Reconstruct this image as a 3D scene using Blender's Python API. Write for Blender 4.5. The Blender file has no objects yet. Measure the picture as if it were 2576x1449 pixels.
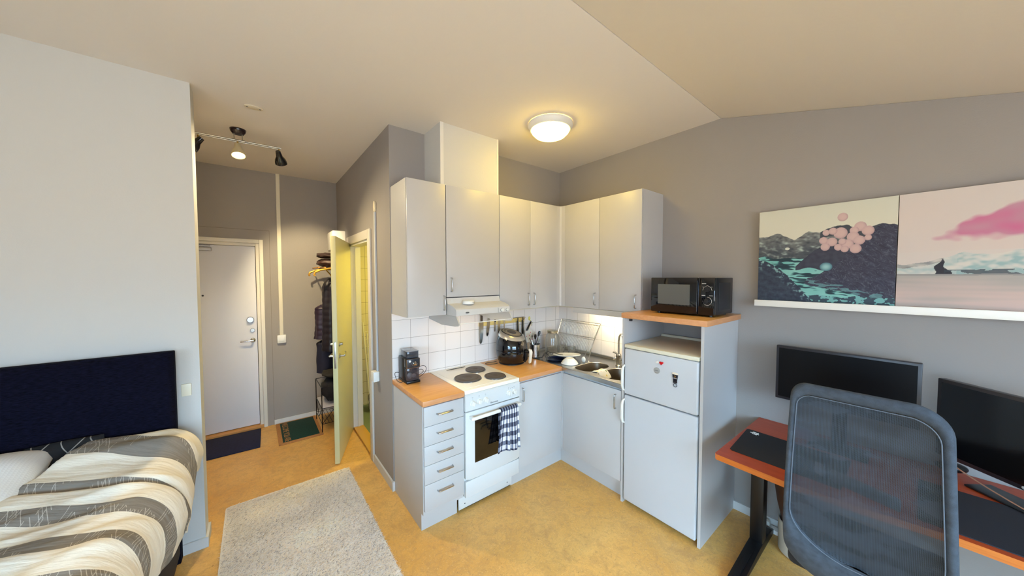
import bpy, bmesh, math, random
from mathutils import Vector, Matrix, noise
C = bpy.context.scene.collection
PI = math.pi
random.seed(7)

# ------------------------------------------------------------------ camera
sc = bpy.context.scene
YAW, PITCH, ROLL = 0.8989, -0.0364, -0.0011
fw = Vector((math.cos(YAW)*math.cos(PITCH), math.sin(YAW)*math.cos(PITCH), math.sin(PITCH)))
rt = Vector((math.sin(YAW), -math.cos(YAW), 0)); up = rt.cross(fw)
rt2 = rt*math.cos(ROLL)+up*math.sin(ROLL); up2 = up*math.cos(ROLL)-rt*math.sin(ROLL)
cam = bpy.data.cameras.new('camera'); cam.lens = 36*816.25/2576; cam.sensor_width = 36; cam.clip_start = 0.02
co = bpy.data.objects.new('camera', cam); C.objects.link(co); sc.camera = co
Mx = Matrix((rt2, up2, -fw)).transposed().to_4x4(); Mx.translation = Vector((-2.7437, -2.5796, 1.7151)); co.matrix_world = Mx

# ------------------------------------------------------------------ world, lights, exposure
sc.view_settings.view_transform = 'Standard'; sc.view_settings.look = 'None'
sc.view_settings.gamma = 1; sc.view_settings.exposure = 0.22; sc.view_settings.use_curve_mapping = False
sc.render.engine = 'CYCLES'
sc.cycles.max_bounces = 10; sc.cycles.diffuse_bounces = 6; sc.cycles.transparent_max_bounces = 16
sc.cycles.caustics_reflective = False; sc.cycles.caustics_refractive = False
sc.cycles.use_denoising = True; sc.cycles.sample_clamp_indirect = 6
w = bpy.data.worlds.new('sky'); sc.world = w; w.use_nodes = True
_n = w.node_tree; _bg = _n.nodes['Background']; _tc = _n.nodes.new('ShaderNodeTexCoord'); _sp = _n.nodes.new('ShaderNodeSeparateXYZ'); _n.links.new(_tc.outputs['Generated'], _sp.inputs[0])
_mr = _n.nodes.new('ShaderNodeMapRange'); _mr.inputs[1].default_value = -.05; _mr.inputs[2].default_value = .08; _n.links.new(_sp.outputs[2], _mr.inputs[0])
_mx = _n.nodes.new('ShaderNodeMix'); _mx.data_type = 'RGBA'; _n.links.new(_mr.outputs[0], _mx.inputs[0]); _mx.inputs[6].default_value = (.50, .52, .56, 1); _mx.inputs[7].default_value = (.42, .70, 1.0, 1)
_n.links.new(_mx.outputs[2], _bg.inputs[0]); _bg.inputs[1].default_value = 14.0

def light(name, kind, loc, energy, color, size=None, aim=None, **kw):
    d = bpy.data.lights.new(name, kind); d.energy = energy; d.color = color
    if kind == 'AREA':
        d.shape = 'RECTANGLE'; d.size, d.size_y = size
    elif kind == 'SPOT':
        d.shadow_soft_size = size; d.spot_size = kw.get('cone', 1.2); d.spot_blend = kw.get('blend', .4)
    else: d.shadow_soft_size = size
    o = bpy.data.objects.new(name, d); C.objects.link(o); o.location = loc
    if aim is not None:
        o.rotation_euler = (Vector(aim)-Vector(loc)).to_track_quat('-Z', 'Y').to_euler()
    return o
DAY = (0.46, 0.75, 1.0)
WIN_Y = -4.7
light('daylight', 'AREA', (-2.6, -7.3, 3.75), 1400, DAY, (6.0, 3.4), aim=(-2.6, -1.5, .9))
light('daylight', 'AREA', (-8.0, -3.4, 3.6), 800, DAY, (5.0, 3.2), aim=(-2.2, -2.6, .8))
WARM = (1.0, 0.72, 0.30)
light('bathroom_light', 'AREA', (-1.1, 1.0, 2.3), 20, (1.0, .80, .16), (.4, .4), aim=(-1.1, 1.0, 0))
light('hood_light', 'AREA', (-1.345, -.32, 1.404), .55, (1.0, .80, .45), (.14, .07), aim=(-1.345, -.32, 0))
light('strip_light', 'AREA', (-.19, -.86, 1.375), 4.5, (1.0, .86, .55), (.62, .05), aim=(-.12, -.86, 0)).rotation_euler = (-.55, 0, PI/2)

# ------------------------------------------------------------------ materials
def lin(c):
    out = []
    for v in c[:3]:
        v = v/255.0
        out.append(v/12.92 if v <= .04045 else ((v+.055)/1.055)**2.4)
    return (*out, 1)
MATS = {}
def mat(name, rgb, rough=.5, metal=0, var=None, bump=None, emit=None, alpha=None, trans=None, coat=0, spec=None, stretch=None, ior=None):
    if name in MATS: return MATS[name]
    m = bpy.data.materials.new(name); m.use_nodes = True; nt = m.node_tree; N = nt.nodes; Lk = nt.links
    b = N['Principled BSDF']; b.inputs['Base Color'].default_value = lin(rgb); b.inputs['Roughness'].default_value = rough
    b.inputs['Metallic'].default_value = metal
    if spec is not None: b.inputs['Specular IOR Level'].default_value = spec
    if ior: b.inputs['IOR'].default_value = ior
    if coat: b.inputs['Coat Weight'].default_value = coat; b.inputs['Coat Roughness'].default_value = .05
    if alpha is not None: b.inputs['Alpha'].default_value = alpha
    if trans is not None: b.inputs['Transmission Weight'].default_value = trans
    if emit:
        b.inputs['Emission Color'].default_value = lin(emit[0]); b.inputs['Emission Strength'].default_value = emit[1]
    if var or bump:
        tc = N.new('ShaderNodeTexCoord'); mp = N.new('ShaderNodeMapping'); Lk.new(tc.outputs['Object'], mp.inputs[0])
        if stretch: mp.inputs['Scale'].default_value = stretch
    if var:
        n = N.new('ShaderNodeTexNoise'); n.inputs['Scale'].default_value = var[0]; n.inputs['Detail'].default_value = 6; Lk.new(mp.outputs[0], n.inputs[0])
        r = N.new('ShaderNodeValToRGB'); r.color_ramp.elements[0].position = .3; r.color_ramp.elements[1].position = .7
        c2 = var[1]
        r.color_ramp.elements[0].color = lin(c2); r.color_ramp.elements[1].color = lin(rgb)
        Lk.new(n.outputs['Fac'], r.inputs[0]); Lk.new(r.outputs[0], b.inputs['Base Color'])
    if bump:
        n2 = N.new('ShaderNodeTexNoise'); n2.inputs['Scale'].default_value = bump[0]; n2.inputs['Detail'].default_value = 3; Lk.new(mp.outputs[0], n2.inputs[0])
        bp = N.new('ShaderNodeBump'); bp.inputs['Strength'].default_value = bump[1]; bp.inputs['Distance'].default_value = .002
        Lk.new(n2.outputs['Fac'], bp.inputs['Height']); Lk.new(bp.outputs[0], b.inputs['Normal'])
    MATS[name] = m; return m

WHITE = mat('white_laminate', (192, 191, 191), .35, var=(3, (189, 188, 188)))
PLASTER = mat('white_plaster', (203, 202, 198), .9, bump=(120, .25))
CEILM = mat('ceiling_paint', (228, 220, 212), .95, bump=(60, .2))
GREY = mat('grey_paint', (153, 147, 143), .85, bump=(140, .3), var=(2, (150, 144, 140)))
TRIMW = mat('white_trim', (222, 220, 216), .5)
WOOD = mat('beech_laminate', (226, 168, 92), .3, var=(5, (214, 152, 76)), stretch=(1, 6, 6))
WOODE = mat('beech_edge', (214, 156, 108), .45, var=(9, (202, 140, 92)), stretch=(1, 4, 8))
ENAMEL = mat('white_enamel', (212, 214, 214), .18, coat=.3)
CHROME = mat('chrome', (190, 190, 190), .2, 1)
STEEL = mat('brushed_steel', (188, 186, 180), .3, 1, bump=(400, .05), stretch=(1, 12, 1))
BLACKP = mat('black_plastic', (18, 18, 20), .32)
BLACKG = mat('black_gloss', (6, 7, 14), .06, coat=.3)
DARKG = mat('dark_grey_plastic', (42, 42, 46), .5)
IRON = mat('cast_iron', (84, 76, 70), .55, bump=(300, .3))
GLASS = mat('clear_glass', (250, 252, 250), .02, trans=1.0, ior=1.42, alpha=.7)
RUBBER = mat('black_rubber', (22, 22, 24), .6)
WPLAST = mat('white_plastic', (232, 230, 224), .35)
BRASS = mat('brass_painted', (205, 158, 62), .35, .6)
NAVY = mat('navy_fabric', (20, 20, 40), .98, var=(45, (4, 4, 12)), bump=(160, 1.0), stretch=(1, 1, 7), spec=.1)
BLACKF = mat('black_fabric', (20, 19, 24), .9, var=(30, (30, 29, 36)), bump=(120, .8))
CREAM = mat('cream_painted_metal', (226, 220, 192), .4)

def node_mat(name, build, rough=.5):
    m = bpy.data.materials.new(name); m.use_nodes = True
    build(m.node_tree, m.node_tree.nodes['Principled BSDF']); m.node_tree.nodes['Principled BSDF'].inputs['Roughness'].default_value = rough
    return m
def mth(nt, op, a, b=None, c=None):
    n = nt.nodes.new('ShaderNodeMath'); n.operation = op
    for i, v in enumerate((a, b, c)):
        if v is None: continue
        if isinstance(v, (int, float)): n.inputs[i].default_value = v
        else: nt.links.new(v, n.inputs[i])
    return n.outputs[0]
def mixc(nt, f, a, b):
    n = nt.nodes.new('ShaderNodeMix'); n.data_type = 'RGBA'
    for s, v in ((0, f), (6, a), (7, b)):
        if isinstance(v, (int, float)): n.inputs[s].default_value = v
        elif isinstance(v, tuple): n.inputs[s].default_value = v
        else: nt.links.new(v, n.inputs[s])
    return n.outputs[2]
def tiles(name, ax, off, size, rgb, grout, zoff=.917, gw=.018):
    def f(nt, b):
        g = nt.nodes.new('ShaderNodeNewGeometry'); s = nt.nodes.new('ShaderNodeSeparateXYZ'); nt.links.new(g.outputs['Position'], s.inputs[0])
        u = mth(nt, 'FRACT', mth(nt, 'DIVIDE', mth(nt, 'SUBTRACT', s.outputs[ax], off-10*size[0]), size[0]))
        v = mth(nt, 'FRACT', mth(nt, 'DIVIDE', mth(nt, 'SUBTRACT', s.outputs[2], zoff-10*size[1]), size[1]))
        uu = mth(nt, 'ABSOLUTE', mth(nt, 'SUBTRACT', u, .5)); vv = mth(nt, 'ABSOLUTE', mth(nt, 'SUBTRACT', v, .5))
        k = mth(nt, 'GREATER_THAN', mth(nt, 'MAXIMUM', uu, vv), .5-gw/2)
        nt.links.new(mixc(nt, k, lin(rgb), lin(grout)), b.inputs['Base Color'])
        bp = nt.nodes.new('ShaderNodeBump'); bp.invert = True; bp.inputs['Distance'].default_value = .001; bp.inputs['Strength'].default_value = .6
        nt.links.new(k, bp.inputs['Height']); nt.links.new(bp.outputs[0], b.inputs['Normal'])
    return node_mat(name, f, .22)
TILE_K = tiles('tiles_cooker_wall', 0, -1.908, (.1535, .150), (236, 228, 223), (164, 152, 144))
TILE_R = tiles('tiles_sink_wall', 1, -.434, (.1535, .150), (236, 228, 223), (172, 160, 146))
TILE_B = tiles('tiles_bathroom', 0, -1.6, (.15, .15), (226, 218, 190), (120, 110, 84), zoff=.02, gw=.02)

def floor_nodes(nt, b):
    tc = nt.nodes.new('ShaderNodeTexCoord')
    def nz(s, d=6, dist=0, ro=.55):
        n = nt.nodes.new('ShaderNodeTexNoise'); n.inputs['Scale'].default_value = s; n.inputs['Detail'].default_value = d; n.inputs['Distortion'].default_value = dist
        n.inputs['Roughness'].default_value = ro
        nt.links.new(tc.outputs['Object'], n.inputs[0]); return n.outputs['Fac']
    def ramp(src, p0, p1):
        r = nt.nodes.new('ShaderNodeMapRange'); r.inputs[1].default_value = p0; r.inputs[2].default_value = p1; nt.links.new(src, r.inputs[0]); return r.outputs[0]
    c = mixc(nt, ramp(nz(2.2, 4, .6), .35, .68), lin((217, 163, 80)), lin((227, 180, 103)))
    c = mixc(nt, mth(nt, 'MULTIPLY', ramp(nz(9, 8, 1.0, .75), .46, .66), .75), c, lin((192, 146, 84)))
    c = mixc(nt, mth(nt, 'MULTIPLY', ramp(nz(34, 8, 1.2, .7), .48, .66), .7), c, lin((196, 150, 90)))
    c = mixc(nt, mth(nt, 'MULTIPLY', ramp(nz(70, 6, 2, .7), .56, .66), .5), c, lin((242, 212, 146)))
    c = mixc(nt, mth(nt, 'MULTIPLY', ramp(nz(95, 3, 1.5), .655, .72), .7), c, lin((112, 78, 40)))
    nt.links.new(c, b.inputs['Base Color'])
FLOOR = node_mat('yellow_linoleum', floor_nodes, .42)

# ------------------------------------------------------------------ mesh helper
OFF = {}
class B:
    def __init__(s): s.bm = bmesh.new(); s.T = Matrix(); s.mi = 0
    def _f(s, vs):
        try: f = s.bm.faces.new(vs); f.material_index = s.mi; return f
        except ValueError: return None
    def v(s, p): return s.bm.verts.new(s.T @ Vector(p))
    def box(s, x0, x1, y0, y1, z0, z1, bev=0, seg=2):
        t = bmesh.new(); bmesh.ops.create_cube(t, size=1)
        for q in t.verts: q.co = Vector(((x0+x1)/2+q.co.x*(x1-x0), (y0+y1)/2+q.co.y*(y1-y0), (z0+z1)/2+q.co.z*(z1-z0)))
        if bev: bmesh.ops.bevel(t, geom=list(t.edges)+list(t.verts), offset=bev, segments=seg, profile=.5, affect='EDGES')
        s.merge(t); return s
    def merge(s, t):
        vm = {q: s.v(q.co) for q in t.verts}
        for f in t.faces:
            s._f([vm[q] for q in f.verts])
        t.free()
    def prism(s, poly, axis, a0, a1, bev=0):
        t = bmesh.new()
        def P(p, a):
            return {'x': (a, p[0], p[1]), 'y': (p[0], a, p[1]), 'z': (p[0], p[1], a)}[axis]
        lo = [t.verts.new(P(p, a0)) for p in poly]; hi = [t.verts.new(P(p, a1)) for p in poly]
        n = len(poly); t.faces.new(lo[::-1]); t.faces.new(hi)
        for i in range(n): t.faces.new((lo[i], lo[(i+1) % n], hi[(i+1) % n], hi[i]))
        bmesh.ops.recalc_face_normals(t, faces=t.faces)
        if bev: bmesh.ops.bevel(t, geom=[e for e in t.edges], offset=bev, segments=2, profile=.5, affect='EDGES')
        s.merge(t); return s
    def rings(s, rs, close=True, cap=True, cyc=False):
        R = [[s.v(p) for p in r] for r in rs]; n = len(R[0])
        m = len(R)
        for i in range(m if cyc else m-1):
            A, Bq = R[i], R[(i+1) % m]
            for j in range(n if close else n-1):
                k = (j+1) % n
                s._f((A[j], A[k], Bq[k], Bq[j]))
        if cap and close and not cyc: s._f(R[0][::-1]); s._f(R[-1])
        return s
    def tube(s, pts, r, seg=8, cyc=False, cap=True):
        pts = [Vector(p) for p in pts]; n = len(pts); rs = []; prev = None
        for i, p in enumerate(pts):
            a = pts[(i-1) % n] if (cyc or i > 0) else p; b = pts[(i+1) % n] if (cyc or i < n-1) else p
            d = (b-a).normalized() if (b-a).length > 1e-9 else Vector((0, 0, 1))
            if prev is None:
                q = Vector((0, 0, 1)) if abs(d.z) < .9 else Vector((1, 0, 0)); u = d.cross(q).normalized()
            else: u = (prev-d*prev.dot(d)); u = u.normalized() if u.length > 1e-6 else d.orthogonal().normalized()
            prev = u; w_ = d.cross(u); rr = r[i] if isinstance(r, (list, tuple)) else r
            rs.append([p+(u*math.cos(2*PI*k/seg)+w_*math.sin(2*PI*k/seg))*rr for k in range(seg)])
        return s.rings(rs, cap=cap, cyc=cyc)
    def cyl(s, p0, p1, r, r2=None, seg=24): return s.tube([p0, p1], [r, r if r2 is None else r2], seg)
    def lathe(s, prof, c=(0, 0, 0), seg=32, cap=True, M=None):
        c = Vector(c); rs = []
        for r, z in prof:
            ring = []
            for k in range(seg):
                p = Vector((r*math.cos(2*PI*k/seg), r*math.sin(2*PI*k/seg), z))
                ring.append((M @ p if M else p)+c)
            rs.append(ring)
        return s.rings(rs, cap=cap)
    def grid(s, nx, ny, fn, uv=None):
        g = [[s.v(fn(i/nx, j/ny)) for j in range(ny+1)] for i in range(nx+1)]
        for i in range(nx):
            for j in range(ny): s._f((g[i][j], g[i+1][j], g[i+1][j+1], g[i][j+1]))
        return g
    def ball(s, c, r, sx=1, sy=1, sz=1, seg=16, M=None):
        n = seg//2
        prof = [(max(1e-4, math.sin(PI*i/n))*r, -math.cos(PI*i/n)*r) for i in range(n+1)]
        S = Matrix.Diagonal((sx, sy, sz)); 
        return s.lathe(prof, c, seg, cap=False, M=(M @ S if M else S))
    def done(s, name, mats, parent=None, smooth=True, ang=35, recalc=True, local=False):
        me = bpy.data.meshes.new(name)
        if recalc: bmesh.ops.recalc_face_normals(s.bm, faces=s.bm.faces)
        s.bm.to_mesh(me); s.bm.free()
        for m in (mats if isinstance(mats, (list, tuple)) else [mats]): me.materials.append(m)
        if smooth: me.shade_smooth(); me.set_sharp_from_angle(angle=math.radians(ang))
        o = bpy.data.objects.new(name, me); C.objects.link(o)
        if parent is not None:
            o.parent = parent; off = OFF.get(parent.name, Vector())
            if off.length: me.transform(Matrix.Translation(-off))
            OFF[o.name] = off
        elif not local:
            xs = [v.co for v in me.vertices]
            off = Vector(((min(v.x for v in xs)+max(v.x for v in xs))/2, (min(v.y for v in xs)+max(v.y for v in xs))/2, min(v.z for v in xs)))
            me.transform(Matrix.Translation(-off)); o.location = off; OFF[o.name] = off
        return o
def tag(o, label, cat, group=None, kind=None):
    o['label'] = label; o['category'] = cat
    if group: o['group'] = group
    if kind: o['kind'] = kind
    return o
def thing(name, label, cat, loc=(0, 0, 0), group=None):
    o = bpy.data.objects.new(name, None); o.empty_display_size = .1; C.objects.link(o); o.location = loc
    OFF[o.name] = Vector(loc); return tag(o, label, cat, group)
def struct(o): o['kind'] = 'structure'; return o
def sempty(name, loc=(0, 0, 0)):
    o = bpy.data.objects.new(name, None); C.objects.link(o); o.location = loc; OFF[o.name] = Vector(loc); return struct(o)
def bx(name, m, *a, parent=None, bev=0, **k): return B().box(*a, bev=bev).done(name, m, parent, **k)
def dup(root, loc, rot=None, label=None, group=None):
    r = root.copy(); C.objects.link(r); r.location = loc
    if rot is not None: r.rotation_euler = rot
    if label: r['label'] = label
    if group: r['group'] = group
    for ch in list(root.children):
        c = ch.copy(); C.objects.link(c); c.parent = r
        for g in ch.children: d = g.copy(); C.objects.link(d); d.parent = c
    return r
def text(name, s, size, m, parent, loc, xdir, ydir, depth=.0005, align='CENTER', tall=1):
    cu = bpy.data.curves.new(name, 'FONT'); cu.body = s; cu.size = size; cu.extrude = depth; cu.align_x = align; cu.align_y = 'CENTER'
    t = bpy.data.objects.new(name+'_tmp', cu); C.objects.link(t)
    me = bpy.data.meshes.new_from_object(t.evaluated_get(bpy.context.evaluated_depsgraph_get())); bpy.data.objects.remove(t); bpy.data.curves.remove(cu)
    X = Vector(xdir).normalized(); Y = Vector(ydir).normalized(); Z = X.cross(Y)
    R = Matrix((X, Y, Z)).transposed().to_4x4(); R.translation = Vector(loc); R = R @ Matrix.Diagonal((1, tall, 1, 1))
    me.transform(R); me.materials.clear(); me.materials.append(m)
    o = bpy.data.objects.new(name, me); C.objects.link(o)
    o.parent = parent; off = OFF.get(parent.name, Vector()); me.transform(Matrix.Translation(-off)); OFF[o.name] = off
    return o
def pull_handle(parent, p0, p1, out, m=None, r=.0045):
    """D-shaped bar handle from p0 to p1 standing out by vector OUT."""
    p0, p1, out = Vector(p0), Vector(p1), Vector(out); d = (p1-p0).normalized(); k = .012
    pts = [p0, p0+out*.6, p0+out*.9+d*k*.3, p0+out+d*k, p1+out-d*k, p1+out*.9-d*k*.3, p1+out*.6, p1]
    b = B().tube(pts, r, 10)
    return b.done('handle', m or CHROME, parent)

# ------------------------------------------------------------------ room shell
H = 2.884; KY = -1.625; SL = .277
XL, YB = -5.2, WIN_Y
def zc(y): return H if y > KY else H-SL*(KY-y)
struct(B().box(XL-.1, .1, YB-.1, 2.3, -.12, 0).done('floor', FLOOR, smooth=False))
cl = B(); cl.prism([(KY, H), (2.3, H), (2.3, H+.12), (KY, H+.12)], 'x', XL-.1, .1); struct(cl.done('ceiling', CEILM, smooth=False))
cl = B(); cl.prism([(YB-.1, zc(YB-.1)), (KY-.003, H+.0012), (KY-.003, H+.12), (YB-.1, zc(YB-.1)+.12)], 'x', XL-.1, .1); struct(cl.done('ceiling_slope', CEILM, smooth=False))
# kitchen and bathroom walls
struct(bx('wall_kitchen', GREY, -1.905, 0, 0, .1, 0, H, smooth=False))
wr = B(); wr.prism([(YB-.1, 0), (2.1, 0), (2.1, H), (KY, H), (YB-.1, zc(YB-.1))], 'x', 0, .1); struct(wr.done('wall_right', GREY, smooth=False))
DY0, DY1, DZ = .595, 1.35, 2.062
wb = B(); wb.prism([(.1, 0), (DY0, 0), (DY0, DZ), (DY1, DZ), (DY1, 0), (2.03, 0), (2.03, H), (.1, H)], 'x', -1.905, -1.805); struct(wb.done('wall_bathroom', GREY, smooth=False))
EX0, EX1, EZ = -3.66, -2.655, 2.125
wh = B(); wh.prism([(-3.75, 0), (EX0, 0), (EX0, EZ), (EX1, EZ), (EX1, 0), (.0, 0), (.0, H), (-3.75, H)], 'y', 2.03, 2.2); struct(wh.done('wall_hall', GREY, smooth=False))
struct(bx('wall_partition', PLASTER, XL, -3.02, .2, .35, 0, H, smooth=False))
struct(bx('wall_hall_left', GREY, -3.85, -3.75, .35, 2.2, 0, H, smooth=False))
VA, VB = -4.3, -2.3
wl = B(); wl.prism([(YB-.1, 0), (.35, 0), (.35, .85), (YB-.1, .85)], 'x', XL-.1, XL)
wl.prism([(YB-.1, .85), (VA, .85), (VA, 2.05), (YB-.1, 2.05)], 'x', XL-.1, XL).prism([(VB, .85), (.35, .85), (.35, 2.05), (VB, 2.05)], 'x', XL-.1, XL)
wl.prism([(YB-.1, 2.05), (.35, 2.05), (.35, H), (KY, H), (YB-.1, max(2.051, zc(YB-.1)))], 'x', XL-.1, XL); struct(wl.done('wall_left', PLASTER, smooth=False))
# window wall (behind the viewer)
ww = B(); WA, WB = -3.75, -1.35
for a in [(XL, WA, 0, zc(YB)), (WA, WB, 0, .85), (WA, WB, 2.05, zc(YB)), (WB, 0, 0, zc(YB))]:
    ww.box(a[0], a[1], YB-.1, YB, a[2], a[3])
struct(ww.done('wall_window', PLASTER, smooth=False))
def wframe(k, a, b_, z0, z1, P):
    f = B(); t = .05
    f.box(*P(a, b_), z0, z0+t).box(*P(a, b_), z1-t, z1)
    for i in range(k):
        x = min(max(a+(b_-a)*i/(k-1), a+t/2), b_-t/2); f.box(*P(x-t/2, x+t/2), z0+t, z1-t)
    return f
struct(wframe(3, WA, WB, .85, 2.05, lambda p, q: (p, q, YB-.08, YB-.02)).done('window_1', TRIMW, smooth=False))
struct(wframe(3, VA, VB, .85, 2.05, lambda p, q: (XL-.08, XL-.02, p, q)).done('window_2', TRIMW, smooth=False))
# entrance-hall plaster seam around the door
sm = B(); sm.box(-3.2, -2.594, 2.0285, 2.0305, 2.229, 2.2325).box(-2.597, -2.594, 2.0285, 2.0305, 0.06, 2.229)
struct(sm.done('trim_1', mat('seam', (120, 112, 104), .9), smooth=False))
# bathroom interior
struct(bx('light_block_panel', GREY, -3.85, -2.4, 2.24, 2.3, 0, H, smooth=False))  # unseen panel added behind the entrance door to block light through its gap
struct(bx('wall_bathroom_tiled', TILE_B, -1.80, 0, 1.96, 2.03, 0, 2.4, smooth=False))
struct(bx('wall_bathroom_side', PLASTER, -.85, -.75, .1, 1.96, 0, 2.4, smooth=False))
struct(bx('ceiling_bathroom', PLASTER, -1.80, 0, .1, 2.03, 2.4, 2.46, smooth=False))
struct(bx('floor_bathroom', mat('green_vinyl', (112, 128, 116), .6), -1.80, -.85, .1, 1.96, 0, .012, smooth=False))
struct(bx('trim_2', mat('oak_threshold', (206, 158, 78), .5), -1.905, -1.80, DY0+.02, DY1-.02, 0, .022, bev=.004))
# duct boxed in above the hob
dc = B(); dc.box(-1.615, -1.078, -.29, 0, 2.407, H); struct(dc.done('wall_duct', PLASTER, smooth=False))
dc = B(); dc.box(-1.617, -1.59, -.294, -.2895, 2.41, H).box(-1.093, -1.074, -.294, -.2895, 2.41, H); struct(dc.done('trim_3', TRIMW, smooth=False))
# baseboards
BBM = mat('baseboard_paint', (206, 206, 204), .5)
struct(bx('baseboard_hall', BBM, -2.594, -1.905, 2.017, 2.03, 0, .052, smooth=False))
b = B(); b.box(-1.918, -1.905, -.013, .53, 0, .075).box(-1.905, -1.899, -.013, 0, 0, .075); struct(b.done('baseboard_bathroom', BBM, smooth=False))
struct(bx('baseboard_right', BBM, -.013, 0, YB, -1.75, 0, .06, smooth=False))
b = B(); b.box(XL, -3.02, .187, .2, 0, .065).box(-3.02, -3.007, .187, .35, 0, .065); struct(b.done('baseboard_partition', BBM, smooth=False))

# ------------------------------------------------------------------ entrance door
d = sempty('door_1', (-3.16, 2.05, 0)); DW = mat('door_white', (228, 228, 234), .45)
fr = B(); fr.box(EX1-.035, EX1, 2.015, 2.11, 0.0, 2.125, bev=.003).box(EX0, EX0+.035, 2.015, 2.11, 0, 2.125, bev=.003).box(EX0+.035, EX1-.035, 2.015, 2.11, 2.085, 2.125, bev=.003)
fr.box(EX1-.068, EX1-.035, 2.04, 2.11, .03, 2.085, bev=.003).box(EX0+.035, EX0+.068, 2.04, 2.11, .03, 2.085).box(EX0+.068, EX1-.068, 2.04, 2.11, 2.052, 2.085, bev=.003)
fr.done('door_frame', mat('frame_white', (228, 222, 208), .45), d)
B().box(EX0+.035, EX1-.035, 2.0, 2.12, 0, .03, bev=.004).done('threshold', mat('oak_strip', (190, 136, 70), .5), d)
dl = bx('door_leaf', DW, EX0+.07, EX1-.072, 2.075, 2.12, .035, 2.05, parent=d, bev=.002)
def rosette(x, z, r, y=2.075, th=.008, par=dl, name='rosette', m=CHROME):
    return B().lathe([(1e-4, th), (r*.8, th), (r, th*.5), (r, 0)][::-1], (x, y, z), 24, M=Matrix.Rotation(PI/2, 3, 'X')).done(name, m, par)
rosette(-2.785, 1.232, .034, th=.03, name='lock_knob'); rosette(-2.768, 1.112, .022, th=.016, name='lock_cylinder')
h = B(); h.lathe([(.024, 0), (.024, .006), (.012, .01), (.009, .05), (1e-4, .05)], (-2.768, 2.075, 1.0), 20, M=Matrix.Rotation(PI/2, 3, 'X'))
h.tube([(-2.768, 2.028, 1.0), (-2.80, 2.025, 1.0), (-2.875, 2.03, .998)], [.009, .0085, .007], 12).done('handle', CHROME, dl)
rosette(-3.165, 1.515, .009, th=.004, name='peephole', m=DARKG)
b = B(); b.box(-3.33, -3.085, 2.03, 2.075, 1.985, 2.022, bev=.004).box(-3.4, -3.09, 2.012, 2.03, 2.03, 2.04, bev=.002); b.done('door_closer', mat('closer_grey', (165, 160, 155), .4, .5), dl)

# ------------------------------------------------------------------ bathroom door
d = sempty('door_2', (-1.905, 1.0, 0))
a = B(); xo = -1.922
a.box(xo, -1.905, .512, .598, 0, 2.147, bev=.003).box(xo, -1.905, 1.345, 1.43, 0, 2.147, bev=.003).box(xo, -1.905, .598, 1.345, 2.062, 2.147, bev=.003)
a.done('architrave', mat('frame_grey_white', (206, 200, 190), .5), d)
a = B(); a.box(-1.905, -1.803, DY0, DY0+.02, .0, DZ).box(-1.905, -1.803, DY1-.02, DY1, 0, DZ).box(-1.905, -1.803, DY0+.02, DY1-.02, DZ-.02, DZ)
a.box(-1.86, -1.845, DY1-.035, DY1-.02, .02, DZ-.02); a.done('jamb', TRIMW, d)
hx, hy = -1.925, 1.335; fx, fy = -2.188, .668
vx, vy = fx-hx, fy-hy; Ld = math.hypot(vx, vy); ang = math.atan2(vy, vx)
lf = B(); lf.T = Matrix.Translation((hx, hy, 0)) @ Matrix.Rotation(ang, 4, 'Z')
lf.box(0, Ld, -.02, .02, .012, 2.075, bev=.002)
leaf = lf.done('door_leaf', mat('door_cream', (206, 198, 150), .4), d)
Td = Matrix.Translation((hx, hy, 0)) @ Matrix.Rotation(ang, 4, 'Z')
q = B(); q.T = Td; q.box(Ld-.001, Ld+.002, -.008, .008, .885, 1.125, bev=.004); q.box(Ld+.0015, Ld+.0025, -.006, .006, .98, 1.0).done('lock_plate', STEEL, leaf)
for sgn in (1, -1):
    q = B(); q.T = Td; 
    R_ = Matrix.Rotation(-sgn*PI/2, 3, 'X')
    q.lathe([(.024, 0), (.024, .005), (.011, .009), (.009, .04), (1e-4, .045)], (Ld-.07, sgn*.02, .985), 20, M=R_)
    q.tube([(Ld-.07, sgn*.06, .985), (Ld-.1, sgn*.064, .985), (Ld-.17, sgn*.06, .985), (Ld-.185, sgn*.055, .992), (Ld-.188, sgn*.045, 1.0)], [.009, .0085, .0075, .007, .006], 12)
    q.done('handle', CHROME, leaf)
    q = B(); q.T = Td; q.lathe([(.024, 0), (.024, .005), (.014, .008), (.012, .03), (1e-4, .03)], (Ld-.07, sgn*.02, 1.095), 20, M=R_); q.done('lock_turn', STEEL, leaf)

# ------------------------------------------------------------------ kitchen tiles
K = struct(bx('wall_tiles_cooker', TILE_K, -1.903, 0, -.008, 0, .88, 1.367, smooth=False))
struct(bx('wall_tiles_sink', TILE_R, -.008, 0, -1.2, -.008, .88, 1.367, smooth=False))
TR4 = mat('cream_strip', (226, 218, 202), .5)
struct(bx('wall_tiles_top', mat('tile_plain', (244, 236, 230), .22), -1.903, -1.10, -.0075, 0, 1.3675, 1.42, smooth=False))
b = B(); b.box(-1.09, -.02, -.02, 0, 1.367, 1.415).box(-.02, 0, -1.2, 0, 1.367, 1.42); struct(b.done('trim_4', TR4, smooth=False))

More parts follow.
